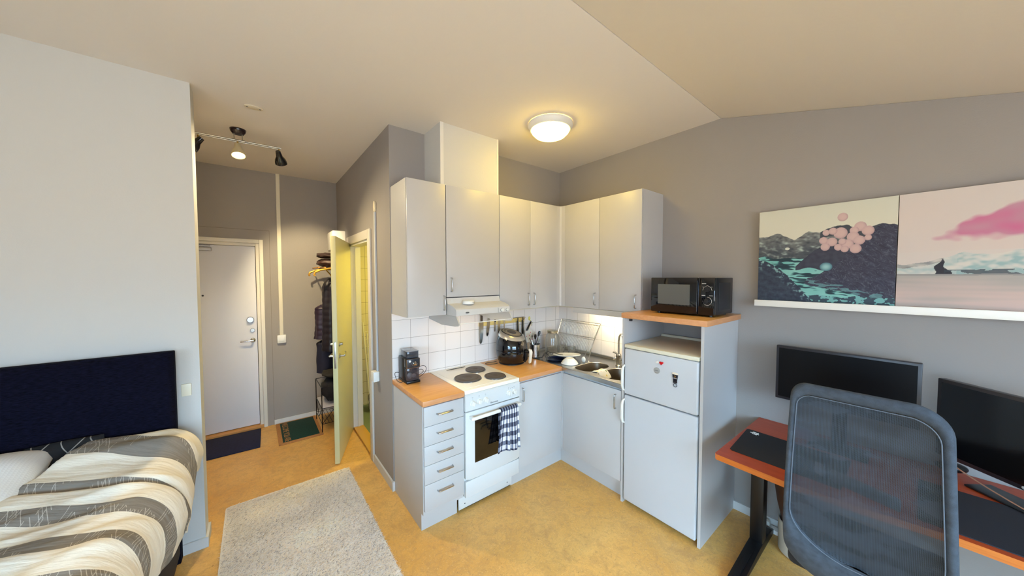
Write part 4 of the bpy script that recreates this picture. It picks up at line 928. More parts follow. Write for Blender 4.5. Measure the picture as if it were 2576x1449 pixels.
lump('shoe_bag', (-2.06, 1.62, .60), (.10, .12, .035), 'dark olive bag lying on top of the black backpack', mat('olive_dark', (36, 32, 26), .8), 'bag', 17, .2)

# door mats
def mat_rug(name, x0, x1, y0, y1, m, label, rot=0, th=.012):
    c_ = Vector(((x0+x1)/2, (y0+y1)/2, 0)); b = B(); b.T = Matrix.Translation(c_) @ Matrix.Rotation(rot, 4, 'Z')
    b.box(-(x1-x0)/2, (x1-x0)/2, -(y1-y0)/2, (y1-y0)/2, .001, th, bev=.003); return b, c_
b, c_ = mat_rug('doormat', -3.32, -2.725, 1.50, 1.995, None, '', -.03)
tag(b.done('doormat', mat('navy_mat', (17, 18, 48), .95, var=(60, (26, 28, 62)), bump=(180, 1.0))), 'plain dark navy doormat in front of the entrance door', 'doormat')
c = thing('doormat', 'green doormat with tan border and lettering beside the navy mat', 'doormat', (-2.385, 1.70, 0))
TAN = mat('coir', (178, 128, 78), .95, var=(90, (160, 110, 62)), bump=(200, 1.0)); GRN = mat('green_coir', (14, 56, 46), .95, var=(80, (8, 42, 36)), bump=(200, 1.0))
q = B(); q.box(-2.585, -2.19, 1.40, 1.995, .001, .013, bev=.003); q.done('coir_border', TAN, c)
q = B(); q.box(-2.548, -2.222, 1.432, 1.972, .0125, .0145, bev=.0006); q.done('green_field', GRN, c)
# text reads along +y from the hall side: letters run from far to near edge
text('lettering', 'WELCOME YOU ARE', .056, TAN, c, (-2.508, 1.70, .0148), (0, -1, 0), (1, 0, 0), .0006, tall=1.35)

# bathroom contents
c = thing('drying_rack', 'folded white clothes drying rack leaning inside the bathroom', 'drying rack', (-1.66, 1.75, .02))
q = B()
for dx in (0, .05, .10):
    q.tube([(-1.655+dx, 1.90, 1.12-dx*3), (-1.62+dx*.3, 1.78, .25), (-1.61+dx*.3, 1.74, .18)], .009, 8)
for i in range(8): z = .3+.1*i; q.tube([(-1.63, 1.80+.012*i, z), (-1.50, 1.80+.012*i, z)], .003, 5)
q.done('frame', WPLAST, c)
lump('laundry_bag', (-1.55, 1.70, .15), (.10, .10, .135), 'white bag with dark print on the bathroom floor', mat('printed_bag', (214, 212, 206), .6, var=(40, (120, 110, 105))), 'bag', 23)

# ------------------------------------------------------------------ shaggy rug
c = thing('rug', 'light grey and beige shaggy rug on the floor beside the bed', 'rug', (-2.53, -.25, 0))
rx0, rx1, ry0, ry1 = -2.945, -2.12, -1.05, .56
bb_ = B(); bb_.T = Matrix.Translation((0, 0, 0)); bb_.prism(rrect(rx0, rx1, ry0, ry1, .03, 4), 'z', .001, .010); bb_.done('backing', mat('rug_backing', (246, 238, 228), .95), c, smooth=False)
import numpy as np
rng = np.random.default_rng(5); n = 120000
px = rng.uniform(rx0+.004, rx1-.004, n); py = rng.uniform(ry0+.004, ry1-.004, n)
az = rng.normal(-.9, .9, n); ln = rng.uniform(.010, .022, n); tilt = rng.uniform(1.0, 1.5, n)
dx = np.cos(az)*np.sin(tilt)*ln; dy = np.sin(az)*np.sin(tilt)*ln; dz = np.cos(tilt)*ln
wx = -np.sin(az)*.003; wy = np.cos(az)*.003
V = np.zeros((n, 3, 3)); z0 = .008; sg = np.where((2*wx*dy-2*wy*dx) > 0, 1, -1); wx *= sg; wy *= sg
V[:, 0] = np.stack([px-wx, py-wy, np.full(n, z0)], 1); V[:, 1] = np.stack([px+wx, py+wy, np.full(n, z0)], 1); V[:, 2] = np.stack([px+dx, py+dy, z0+dz], 1)
me = bpy.data.meshes.new('pile'); me.vertices.add(n*3); me.vertices.foreach_set('co', (V.reshape(-1, 3)-np.array(OFF['rug'])).ravel())
me.loops.add(n*3); me.loops.foreach_set('vertex_index', np.arange(n*3)); me.polygons.add(n); me.polygons.foreach_set('loop_start', np.arange(0, n*3, 3)); me.update(); me.validate()
pal = np.array([lin(x_)[:3] for x_ in ((244, 236, 228), (236, 224, 212), (222, 216, 214), (240, 222, 198), (150, 144, 146), (248, 246, 248))])
big = np.array([noise.noise(Vector((a_*4, b_*4, 3))) for a_, b_ in zip(px, py)])
idx = rng.choice(6, n, p=[.25, .23, .17, .16, .12, .07]); cc = pal[idx]*(1.06+.25*big[:, None])
ca = me.color_attributes.new('tuft', 'FLOAT_COLOR', 'POINT'); cc4 = np.ones((n*3, 4)); cc4[:, :3] = np.repeat(np.clip(cc, 0, 1), 3, 0); ca.data.foreach_set('color', cc4.ravel())
def tuft(nt, b):
    a = nt.nodes.new('ShaderNodeVertexColor'); a.layer_name = 'tuft'; nt.links.new(a.outputs[0], b.inputs['Base Color']); b.inputs['Specular IOR Level'].default_value = .1
me.materials.append(node_mat('rug_pile', tuft, .95))
nv = np.zeros((n*3, 3)); nv[:, 2] = 1; nv[:, 0] = np.repeat(rng.normal(0, .25, n), 3); nv[:, 1] = np.repeat(rng.normal(0, .25, n), 3); me.shade_smooth(); me.normals_split_custom_set_from_vertices((nv/np.linalg.norm(nv, axis=1)[:, None]).tolist())
o = bpy.data.objects.new('pile', me); C.objects.link(o); o.parent = c; o['kind'] = 'stuff'

# ------------------------------------------------------------------ bed
c = thing('bed', 'bed with dark navy upholstered headboard against the white wall', 'bed', (-3.72, -1.0, 0))
BX0, BX1 = -4.33, -3.12
def hbf(u, v):
    x = BX0+(BX1-BX0)*u; z = .25+1.028*v; fx = u*4; fz = v*3.0
    dent = .014*(math.exp(-((fx-round(fx))/.06)**2)*(0 < round(fx) < 4)*.5+math.exp(-((fz-round(fz))/.07)**2)*.5*(0 < round(fz) < 3))
    e = min(u, 1-u)*(BX1-BX0); e2 = (1-v)*1.028; r = .03
    rd = 0
    for ee in (e, e2):
        if ee < r: rd += r-math.sqrt(max(0, r*r-(r-ee)**2))
    return (x, .085+dent+min(rd, .04)+.002*noise.noise(Vector((x*9, z*9, 0))), z)
q = B(); q.box(BX0+.002, BX1-.002, .12, .185, .0, 1.276, bev=.006); q.grid(84, 66, hbf); q.done('headboard', NAVY, c, recalc=False, ang=60)
B().box(BX0, BX1, -2.0, .09, .08, .36, bev=.01).done('base', mat('black_bed_base', (24, 17, 24), .9, bump=(200, .6)), c)
B().box(BX0+.01, BX1-.005, -1.99, .08, .36, .56, bev=.03, seg=3).done('mattress', mat('mattress_dark', (34, 28, 34), .9, bump=(200, .6)), c)
for x in (BX0+.06, BX1-.06):
    for y in (-1.9, -.02): B().cyl((x, y, 0), (x, y, .08), .025, seg=12).done('leg', BLACKP, c)
CREAMS = [(.25, .03), (-.125, -.305), (-.355, -.47), (-.56, -.675), (-.75, -.88), (-.97, -1.10), (-1.21, -1.34), (-1.45, -1.58), (-1.70, -1.83), (-1.95, -2.2)]
def sm_(a, b_, x): t = min(1, max(0, (x-a)/(b_-a))); return t*t*(3-2*t)
def duvet(u, v):
    y = .045-2.0*v           # arc length across, from the far side to the hem
    xe = -3.165+.03*noise.noise(Vector((y*2.1, 4, 0)))+.012*math.sin(y*9)-.055*sm_(.30, .95, -y)
    s = u*(xe+4.33+.36)
    zt = .775+.075*math.exp(-((y+.02)/.20)**2)+.012*noise.noise(Vector((y*3, 1, 2)))
    L1 = xe+4.33; r = .15
    if s < L1: x = -4.33+s; z = zt; ov = 0
    else:
        a = (s-L1)/r
        if a < 1.35: x = xe+r*math.sin(a); z = zt-r*(1-math.cos(a))
        else: x = xe+r*math.sin(1.35)+.008*math.sin((s-L1-1.35*r)*30); z = zt-r*(1-math.cos(1.35))-(s-L1-1.35*r)*.85
    # long soft folds running across the bed
    ed = sm_(-4.3, -3.9, x)
    z += .020*math.sin(y*17+x*5+2*noise.noise(Vector((x*2, y*2, 0))))*ed*(.6+.6*noise.noise(Vector((x, y*2, 5))))
    z += .022*(.5-abs(noise.noise(Vector((x*1.6+y*1.2, y*7-x*1.5, 3)))))*ed+.012*noise.noise(Vector((x*5, y*14, 9)))+.03*noise.noise(Vector((x*1.3, y*2.6, 7)))
    crease = -.030*math.exp(-((y+.345+.36*(x+3.3))/.020)**2)*sm_(-3.75, -3.35, x)
    z += crease
    # pillow end: the duvet is folded back here
    xb = -3.46+.45*y; k_ = sm_(xb+.03, xb-.05, x)*sm_(-.56, -.40, y)
    z -= k_*.22
    z = max(z, .585) if x < -3.1 else z
    return (x, y, z)
def duv_uv(u, v):
    p = duvet(u, v); y = p[1]; x = -4.33+u*(4.33-3.165-.055*sm_(.30, .95, -y)+.36)
    return (x, y+(.40 if x > -3.3 else .36)*(min(x, -2.95)+3.3)+.02*math.sin((x+3.3)*3.5)*(x > -3.3)+.012*noise.noise(Vector((x*5, y*5, 4))))
def duv_m(nt, b):
    uv = nt.nodes.new('ShaderNodeUVMap'); s = nt.nodes.new('ShaderNodeSeparateXYZ'); nt.links.new(uv.outputs[0], s.inputs[0])
    t = mth(nt, 'DIVIDE', mth(nt, 'ADD', s.outputs[1], 2.6), 3.0)
    ws = []
    msk = None
    for hi, lo in CREAMS:
        g1 = mth(nt, 'LESS_THAN', s.outputs[1], hi+.0); g2 = mth(nt, 'GREATER_THAN', s.outputs[1], lo); m1 = mth(nt, 'MULTIPLY', g1, g2)
        msk = m1 if msk is None else mth(nt, 'ADD', msk, m1)
    # scratchy pale threads on the grey stripes
    def thr(fr, tilt, w0, seed):
        mp = nt.nodes.new('ShaderNodeMapping'); mp.inputs['Rotation'].default_value = (0, 0, tilt); nt.links.new(uv.outputs[0], mp.inputs[0])
        s2 = nt.nodes.new('ShaderNodeSeparateXYZ'); nt.links.new(mp.outputs[0], s2.inputs[0])
        nw = nt.nodes.new('ShaderNodeTexNoise'); nw.inputs['Scale'].default_value = 7; nt.links.new(mp.outputs[0], nw.inputs[0])
        u_ = mth(nt, 'ADD', mth(nt, 'MULTIPLY', s2.outputs[0], fr), mth(nt, 'MULTIPLY', nw.outputs['Fac'], 1.3))
        cell = mth(nt, 'FLOOR', u_); wn = nt.nodes.new('ShaderNodeTexWhiteNoise'); wn.noise_dimensions = '2D'
        cv = nt.nodes.new('ShaderNodeCombineXYZ'); nt.links.new(cell, cv.inputs[0]); nt.links.new(mth(nt, 'FLOOR', mth(nt, 'ADD', mth(nt, 'MULTIPLY', s2.outputs[1], 9), mth(nt, 'MULTIPLY', cell, .37))), cv.inputs[1]); nt.links.new(cv.outputs[0], wn.inputs['Vector'])
        ln_ = mth(nt, 'LESS_THAN', mth(nt, 'ABSOLUTE', mth(nt, 'SUBTRACT', mth(nt, 'FRACT', u_), .5)), w0)
        return mth(nt, 'MULTIPLY', ln_, mth(nt, 'GREATER_THAN', wn.outputs['Value'], .62))
    sc1 = mth(nt, 'MAXIMUM', thr(120, .12, .10, 1), thr(90, -.28, .09, 2))
    nn = nt.nodes.new('ShaderNodeTexNoise'); nn.inputs['Scale'].default_value = 5; nt.links.new(uv.outputs[0], nn.inputs[0])
    sc1 = mth(nt, 'MULTIPLY', sc1, mth(nt, 'GREATER_THAN', nn.outputs['Fac'], .46))
    mp = nt.nodes.new('ShaderNodeMapping'); mp.inputs['Scale'].default_value = (3, 120, 1); nt.links.new(uv.outputs[0], mp.inputs[0])
    gn = nt.nodes.new('ShaderNodeTexNoise'); gn.inputs['Scale'].default_value = 1; gn.inputs['Detail'].default_value = 3; nt.links.new(mp.outputs[0], gn.inputs[0])
    grey = mixc(nt, gn.outputs['Fac'], lin((112, 106, 98)), lin((146, 140, 132)))
    grey = mixc(nt, mth(nt, 'MULTIPLY', sc1, .7), grey, lin((206, 200, 190)))
    nt.links.new(mixc(nt, msk, grey, lin((232, 224, 208))), b.inputs['Base Color'])
    b.inputs['Specular IOR Level'].default_value = .15
    n = nt.nodes.new('ShaderNodeTexNoise'); n.inputs['Scale'].default_value = 22; n.inputs['Detail'].default_value = 5; bp = nt.nodes.new('ShaderNodeBump'); bp.inputs['Strength'].default_value = .6; bp.inputs['Distance'].default_value = .012
    mp2 = nt.nodes.new('ShaderNodeMapping'); mp2.inputs['Scale'].default_value = (.35, 1.4, 1); nt.links.new(uv.outputs[0], mp2.inputs[0]); nt.links.new(mp2.outputs[0], n.inputs[0])
    nt.links.new(n.outputs['Fac'], bp.inputs['Height']); nt.links.new(bp.outputs[0], b.inputs['Normal'])
dv = cloth('duvet', node_mat('striped_duvet', duv_m, .85), 200, 260, duvet, duv_uv, thick=.012)
tag(dv, 'puffy duvet with cream and grey stripes spread over the bed', 'duvet')
def pillow(name, c0, sz, rotm, m, label, seed):
    b = B(); Mr = rotm
    for side in (1, -1):
        def f(u, v):
            a, b2 = u*2-1, v*2-1
            h = (1-abs(a)**3.2)**.55*(1-abs(b2)**3.2)**.55 if abs(a) < 1 and abs(b2) < 1 else 0
            n_ = .012*noise.noise(Vector((a*2, b2*2, seed)))*h
            sq = 1-.05*abs(a*b2)
            return Vector(c0)+Mr @ Vector((a*sz[0]*sq, b2*sz[1]*sq, side*(sz[2]*h+n_+.002)))
        b.grid(36, 26, f)
    bmesh.ops.remove_doubles(b.bm, verts=b.bm.verts, dist=.0045)
    return tag(b.done(name, m, ang=70), label, 'pillow')
def waf(nt, b):
    tc = nt.nodes.new('ShaderNodeTexCoord'); s = nt.nodes.new('ShaderNodeSeparateXYZ'); nt.links.new(tc.outputs['Object'], s.inputs[0])
    def w_(o): return mth(nt, 'ABSOLUTE', mth(nt, 'SUBTRACT', mth(nt, 'FRACT', mth(nt, 'MULTIPLY', o, 95)), .5))
    h_ = mth(nt, 'MAXIMUM', w_(s.outputs[0]), w_(s.outputs[1])); bp = nt.nodes.new('ShaderNodeBump'); bp.inputs['Strength'].default_value = .4; bp.inputs['Distance'].default_value = .002
    nt.links.new(h_, bp.inputs['Height']); nt.links.new(bp.outputs[0], b.inputs['Normal']); b.inputs['Base Color'].default_value = lin((232, 232, 232))
def blk(nt, b):
    tc = nt.nodes.new('ShaderNodeTexCoord'); s = nt.nodes.new('ShaderNodeSeparateXYZ'); nt.links.new(tc.outputs['Object'], s.inputs[0])
    def ln_(a, c_, f_): return mth(nt, 'LESS_THAN', mth(nt, 'FRACT', mth(nt, 'ADD', mth(nt, 'MULTIPLY', s.outputs[0], a), mth(nt, 'MULTIPLY', s.outputs[2], c_))), f_)
    k_ = mth(nt, 'MAXIMUM', ln_(11, 6, .05), ln_(9, -8, .05)); nt.links.new(mixc(nt, k_, lin((18, 17, 20)), lin((140, 136, 130))), b.inputs['Base Color'])
R1 = Matrix.Rotation(.22, 3, 'X')
pillow('pillow', (-3.82, -.15, .80), (.305, .24, .10), R1, node_mat('white_waffle', waf, .9), 'white waffle-weave pillow beside the striped duvet', 2)
pillow('pillow', (-3.50, .035, .80), (.13, .10, .032), Matrix.Rotation(1.3, 3, 'X'), node_mat('black_lined_fabric', blk, .9), 'black cushion with thin pale lines wedged against the headboard', 6)

# ------------------------------------------------------------------ picture ledge and pictures
tag(B().box(-.085, -.001, -3.30, -1.885, 1.515, 1.53, bev=.001).box(-.095, -.085, -3.30, -1.885, 1.515, 1.555, bev=.001).done('picture_ledge', mat('ledge_white', (232, 230, 224), .4)), 'long white picture ledge on the grey wall above the monitors', 'picture ledge')
def paint(name, w_, h_, nx, ny, colf, y0, z0, label, x=-.05):
    me = bpy.data.meshes.new(name); vs = []; fs = []
    for j in range(ny+1):
        for i in range(nx+1): vs.append((x, y0-w_*i/nx, z0+h_*j/ny))
    for j in range(ny):
        for i in range(nx):
            a0 = j*(nx+1)+i; fs.append((a0, a0+nx+1, a0+nx+2, a0+1))
    return vs, fs
def make_pic(name, w_, h_, nx, ny, colf, y0, z0, label, x=-.052):
    c = thing(name, label, 'picture', (x+.013, y0-w_/2, z0))
    bx_ = B().box(x+.0005, x+.026, y0-w_, y0, z0, z0+h_).done('stretcher', mat('canvas_edge', (196, 188, 172), .8), c, smooth=False)
    vs, fs = paint(name, w_, h_, nx, ny, colf, y0, z0, label, x)
    me = bpy.data.meshes.new('printed_canvas'); off = OFF[c.name]
    me.from_pydata([(a-off.x, b_-off.y, c_-off.z) for a, b_, c_ in vs], [], fs)
    ca = me.color_attributes.new('print', 'FLOAT_COLOR', 'POINT')
    arr = np.ones(((nx+1)*(ny+1), 4)); k_ = 0
    for j in range(ny+1):
        for i in range(nx+1): _c = colf(i/nx, j/ny); _m = sum(_c)/3; arr[k_] = lin(tuple(max(0, (q*.86+_m*.14)*.93) for q in _c)); k_ += 1
    ca.data.foreach_set('color', arr.ravel())
    def f(nt, b): a = nt.nodes.new('ShaderNodeVertexColor'); a.layer_name = 'print'; nt.links.new(a.outputs[0], b.inputs['Base Color']); b.inputs['Specular IOR Level'].default_value = .2
    me.materials.append(node_mat(name+'_print', f, .6)); o = bpy.data.objects.new('printed_canvas', me); C.objects.link(o); o.parent = c
    return c
def lp(a, b_, t): return tuple(a[i]+(b_[i]-a[i])*t for i in range(3))
def Nz(x_, y_, s=0): return noise.noise(Vector((x_, y_, s)))
def tv(px_, py_):
    xl = 130-40*((py_-355)/800); xr = 1380-35*((py_-190)/985); u = (px_-xl)/(xr-xl); yt = 355-165*u; yb2 = 1155+20*u
    return u, 1-(py_-yt)/(yb2-yt)
BAL = []
for (a_, b_, r_) in ((945, 375, 45), (925, 515, 60), (800, 515, 33), (860, 500, 38), (1090, 455, 50), (1150, 490, 50), (1040, 490, 38), (1030, 545, 52), (1150, 550, 30), (1080, 575, 48), (775, 585, 40), (850, 595, 48), (985, 610, 50), (790, 640, 42), (905, 640, 36), (1050, 650, 48), (960, 655, 34), (940, 590, 34)):
    BAL.append((*tv(a_, b_), r_/1250, r_*.78/880))
BLUE = (*tv(795, 815), .046, .042); TINY = (*tv(425, 665), .019, .014)
RID = [(0, .727), (.08, .725), (.16, .755), (.2, .735), (.3, .672), (.36, .71), (.41, .75), (.5, .73), (.55, .76), (.62, .785), (.7, .78), (.78, .72), (.85, .75), (.91, .772), (1, .745)]
def interp(P, u):
    for (a_, b_), (c_, d_) in zip(P, P[1:]):
        if u <= c_: return b_+(d_-b_)*(u-a_)/(c_-a_)
    return P[-1][1]
NEARR = [(0, .49), (.1, .44), (.2, .36), (.3, .25), (.36, .17), (.45, .05), (.5, 0), (1, -.1)]
RSL = [(0, -1), (.38, .20), (.41, .27), (.5, .31), (.55, .36), (.62, .42), (.7, .52), (.77, .60), (.83, .70), (.91, .772), (1, .745)]
MIDH = [(.32, .40), (.38, .47), (.46, .555), (.55, .61), (.62, .60), (.70, .54), (.8, .5)]
def pic1(u, v):
    sky = lp((232, 224, 198), (214, 214, 196), v*v); col = sky
    r = interp(RID, u)+.008*Nz(u*30, 0, 1)
    if v < r:
        t = (r-v); col = lp((128, 130, 128), (84, 92, 100), min(1, t*5)); n = Nz(u*14+v*8, v*26, 2)+.5*Nz(u*40, v*60, 3)
        col = lp(col, (178, 196, 186), max(0, min(1, n*1.3-.15))) if n > .1 else lp(col, (62, 68, 78), min(1, max(0, -n)))
        if u > .45 and v > r-.08 and u > .5: col = (74, 78, 88)
    fl = .50-.05*u
    if v < fl+.02*Nz(u*9, 1, 4):
        n = Nz(u*5+1.2*v, v*38+4*u, 5)+.6*Nz(u*18, v*80, 6); base = lp((150, 214, 206), (104, 186, 180), .5+.5*Nz(u*8, v*8, 8))
        col = lp(lp((44, 66, 78), (60, 104, 112), max(0, min(1, 1+n*3))), base, max(0, min(1, (n+.10)*7)))
        if u > .55 and v > .25: col = lp(col, (60, 66, 82), .3)
    if .32 <= u <= .8 and v < interp(MIDH, u) and v > .36+.05*Nz(u*6, 0, 7): col = lp((60, 62, 80), (74, 78, 94), .5+.5*Nz(u*30, v*30, 9))
    rs = interp(RSL, u)+.01*Nz(u*25, 2, 10)
    lo = .22-.28*(u-.4)+.03*Nz(u*8, 3, 3)
    if v < rs and v > lo:
        n = Nz((u-v)*10, (u+v)*26, 11)+.5*Nz(u*50, v*50, 1); col = lp((56, 56, 76), (74, 76, 96), .5+.5*n)
        col = lp(col, (118, 132, 142), max(0, min(.6, (abs(Nz((u-v)*16, (u+v)*40, 21))-.0 < .035)*.5+max(0, n-.5))))
        e = (v-lo)
        if e < .06 and Nz(u*14, v*40, 2) > 0: col = lp(col, (110, 180, 180), .6)
    nr = interp(NEARR, u)+.02*Nz(u*18, 0, 12)
    if v < nr:
        n = Nz(u*22, v*30, 13)+.6*Nz(u*60, v*60, 14); col = lp((50, 56, 76), (70, 84, 100), .5+.5*n)
        
        if nr-v < .12: col = lp(col, (150, 206, 200), max(0, min(.8, (n-.1)*3*(1-(nr-v)/.12))))
    elif v < .10+.03*Nz(u*7, 0, 3) and u > .4:
        n = Nz(u*16, v*40, 15)+.5*Nz(u*50, v*60, 7); col = (64, 82, 96) if n < .12 else (120, 186, 184)
    for (cu, cv, ru, rv) in BAL:
        q_ = ((u-cu)/ru)**2+((v-cv)/rv)**2
        if q_ < 1: col = lp((216, 180, 174), (176, 144, 148), q_**2*.8 if (u-cu)+(cv-v) > -.01 else q_*.3)
    q_ = ((u-BLUE[0])/BLUE[2])**2+((v-BLUE[1])/BLUE[3])**2
    if q_ < 1: col = lp((150, 204, 208), (70, 116, 132), q_)
    if ((u-TINY[0])/TINY[2])**2+((v-TINY[1])/TINY[3])**2 < 1: col = (222, 224, 206)
    return col
def pic2(u, v):
    # u 0..1 over the full print, the photo shows about the first 60 %
    col = lp((222, 206, 196), (216, 208, 202), v)
    if v > .5: col = lp(col, (226, 196, 186), max(0, .5+.5*Nz(u*2, v*3, 1))*.4)
    cx, cy = .50, .74; a = math.radians(22); du, dv_ = u-cx, v-cy; e1 = du*math.cos(a)+dv_*math.sin(a); e2 = -du*math.sin(a)+dv_*math.cos(a)
    d_ = (e1/.36)**2+(e2/(.085+.07*max(0, min(1, (u-.2)*3))))**2+.55*Nz(u*7, v*9, 4)+.3*Nz(u*20, v*20, 5)
    k_ = max(0, min(1, (1.05-d_)*2.5)); pc = lp((214, 112, 154), (204, 140, 164), .5+.9*Nz(u*12, v*14, 6)); col = lp(col, pc, k_)
    top = .40+.13*max(0, min(1, (u-.05)*1.6))+.02*Nz(u*14, 0, 7)+.04*math.exp(-((u-.27)/.06)**2)
    wl_ = .315+.01*Nz(u*6, 0, 8)
    if wl_ < v < top:
        n = Nz(u*14, v*24, 9)+.5*Nz(u*40, v*50, 10); col = lp((220, 214, 204), (176, 196, 196), max(0, min(1, .5+n)))
        if u > .25: col = lp(col, (142, 180, 184), max(0, min(.7, n*1.4)))
        if abs(u-.19-.02*Nz(v*20, 1, 2)) < .035*(1-(v-wl_)/.13) and v < wl_+.13: col = (58, 58, 68)
        if v < wl_+.035 and u > .2 and n < .25: col = lp((60, 72, 84), col, .25)
        if u < .2 and v > top-.03: col = lp(col, (120, 108, 110), .4+.4*n)
    elif v <= wl_:
        n = Nz(u*3, v*30, 11); col = lp((186, 174, 166), (212, 184, 174), max(0, min(1, .5+n+.3*math.sin(v*12))))
        if wl_-v < .012: col = lp(col, (90, 96, 100), .6)
        col = lp(col, (168, 168, 164), max(0, 1-(wl_-v)*6)*.6)
    return col
PZ = 1.532; PH = .61
make_pic('landscape_print', .606, PH, 600, 450, pic1, -1.892, PZ, 'canvas print of dark mountains and a turquoise river with pink balloons')
make_pic('iceberg_print', .75, PH, 420, 320, pic2, -2.501, PZ, 'canvas print of an iceberg under a pink cloud')

# ------------------------------------------------------------------ desk
c = thing('desk', 'cherry-red desk with black steel legs below the picture ledge', 'desk', (-.38, -2.7, 0))
DZt = .73
poly = [(-.004, -1.908), (-.752, -1.895), (-.764, -1.905), (-.775, -2.2), (-.745, -2.45), (-.695, -2.70), (-.69, -2.95), (-.73, -3.25), (-.76, -3.5), (-.004, -3.5)]
o = B().prism(poly, 'z', DZt-.03, DZt).done('desk_top', [mat('cherry_veneer', (176, 74, 34), .35, var=(6, (160, 62, 28)), stretch=(8, 1, 1)), mat('orange_edge', (206, 116, 44), .45, var=(8, (190, 98, 34)), stretch=(6, 1, 20))], c, smooth=False)
for f in o.data.polygons:
    if abs(f.normal.z) < .5: f.material_index = 1
BL = mat('black_steel', (14, 12, 14), .4)
for y in (-1.985, -3.42):
    q = B(); q.box(-.325, -.245, y-.035, y+.035, .05, DZt-.031, bev=.008); q.done('leg_column', BL, c)
    q = B(); q.prism([(-.74, .004), (-.74, .025), (-.36, .055), (-.20, .06), (-.12, .05), (-.05, .02), (-.05, .004)], 'y', y-.036, y+.036, bev=.004); q.box(-.70, -.36, y-.012, y+.012, .04, .052); q.done('foot', BL, c)
B().box(-.26, -.20, -3.40, -2.02, .60, .66, bev=.003).done('cross_beam', BL, c)
B().box(-.42, -.25, -2.13, -1.95, .655, .698, bev=.003).done('bracket_box', mat('red_bracket', (120, 44, 22), .5), c)
# mouse pads
MP = mat('black_cloth_pad', (22, 21, 25), .75, bump=(600, .3)); 
c = thing('mouse_pad', 'black mouse pad with white emblem at the free end of the desk', 'mouse pad', (-.47, -2.08, DZt))
q = B(); q.prism([(-.292, -1.915), (-.64, -1.932), (-.655, -1.945), (-.655, -2.38), (-.29, -2.38), (-.28, -1.925)], 'z', DZt+.0008, DZt+.004); q.done('pad', MP, c, smooth=False)
q = B(); ex, ey, ez = -.325, -1.965, DZt+.0045
q.tube([(ex+.013*math.cos(t), ey+.013*math.sin(t), ez) for t in [i*2*PI/18 for i in range(18)]], .0028, 5, cyc=True).ball((ex, ey, ez), .006, sz=.15, seg=10)
for a in (.3, 1.5, 3.6, 4.4, 5.4): q.tube([(ex+.013*math.cos(a), ey+.013*math.sin(a), ez), (ex+.023*math.cos(a+.15), ey+.023*math.sin(a+.15), ez)], .0025, 5)
q.done('emblem', WPLAST, c)
q = B(); q.prism([(-.25, -2.60), (-.66, -2.60), (-.668, -2.61), (-.655, -3.05), (-.25, -3.08)], 'z', DZt+.0008, DZt+.004); tag(q.done('mouse_pad', mat('navy_cloth_pad', (30, 32, 42), .7, bump=(600, .3))), 'large dark blue desk mat behind the office chair', 'mouse pad')
q = B(); q.ball((0, 0, 0), .055, sx=.6, sy=1.0, sz=.42, seg=24); ms = q.done('computer_mouse', BLACKP); ms.location = (-.085, -2.70, DZt+.024); ms.rotation_euler = (0, 0, .4)
for v_ in ms.data.vertices: pass
tag(ms, 'black computer mouse on the bare desk beside the chair back', 'mouse')
cord('cable', [(-.12, -2.66, .845), (-.14, -2.70, .81), (-.2, -2.78, .775), (-.27, -2.86, .755), (-.33, -2.93, .74)], .003, 'thin pinkish cable hanging below the angled monitor', mat('pink_cable', (168, 120, 96), .5))

# monitors
def monitor(loc, rot, w_, h_, zb, label, bez, glossy):
    c = thing('monitor', label, 'monitor', (0, 0, 0)); 
    # local: screen faces -x, centre at origin, bottom at z=zb-DZt
    b0 = zb-DZt
    B().box(-.012, .022, -w_/2, w_/2, b0, b0+h_, bev=.004).done('casing', mat('monitor_frame', (34, 33, 40), .35), c)
    B().box(-.0135, -.0118, -w_/2+bez, w_/2-bez, b0+bez*1.2, b0+h_-bez).done('screen', mat('screen_matt', (5, 5, 9), .35, spec=.2) if not glossy else mat('screen_gloss', (7, 7, 10), .12, spec=.35), c, smooth=False)
    B().box(.0225, .05 if not glossy else .12, -.03, .03, .01 if not glossy else b0+h_*.4, b0+h_*.6, bev=.004).box(.09 if glossy else .03, .12 if glossy else .05, -.03, .03, .01, b0+h_*.5).done('neck', BLACKP, c)
    if glossy: B().box(.083, .20, -.25, .27, .001, .010, bev=.003).done('stand_base', BLACKP, c)
    else: B().box(-.07, .10, -.12, .12, .001, .012, bev=.004).done('stand_base', BLACKP, c)
    if glossy: B().ball((-.0135, -w_/2+.33, b0+.012), .006, sx=.3, seg=10).done('power_light', mat('power_led', (170, 175, 185), .3), c)
    c.location = (loc[0], loc[1], DZt+.0005); c.rotation_euler = (0, 0, rot); return c
monitor((-.19, -2.317), 0, .566, .33, .955, 'black monitor standing parallel to the wall behind the chair', .014, False)
e0 = Vector((-.20, -2.653)); dr_ = Vector((-.17, -.197)).normalized(); cc_ = e0+dr_*.305
monitor((cc_.x, cc_.y), math.atan2(dr_.x, -dr_.y)*1 if False else -math.atan2(-dr_.x, -dr_.y), .61, .362, .868, 'larger black monitor turned towards the chair', .016, True)

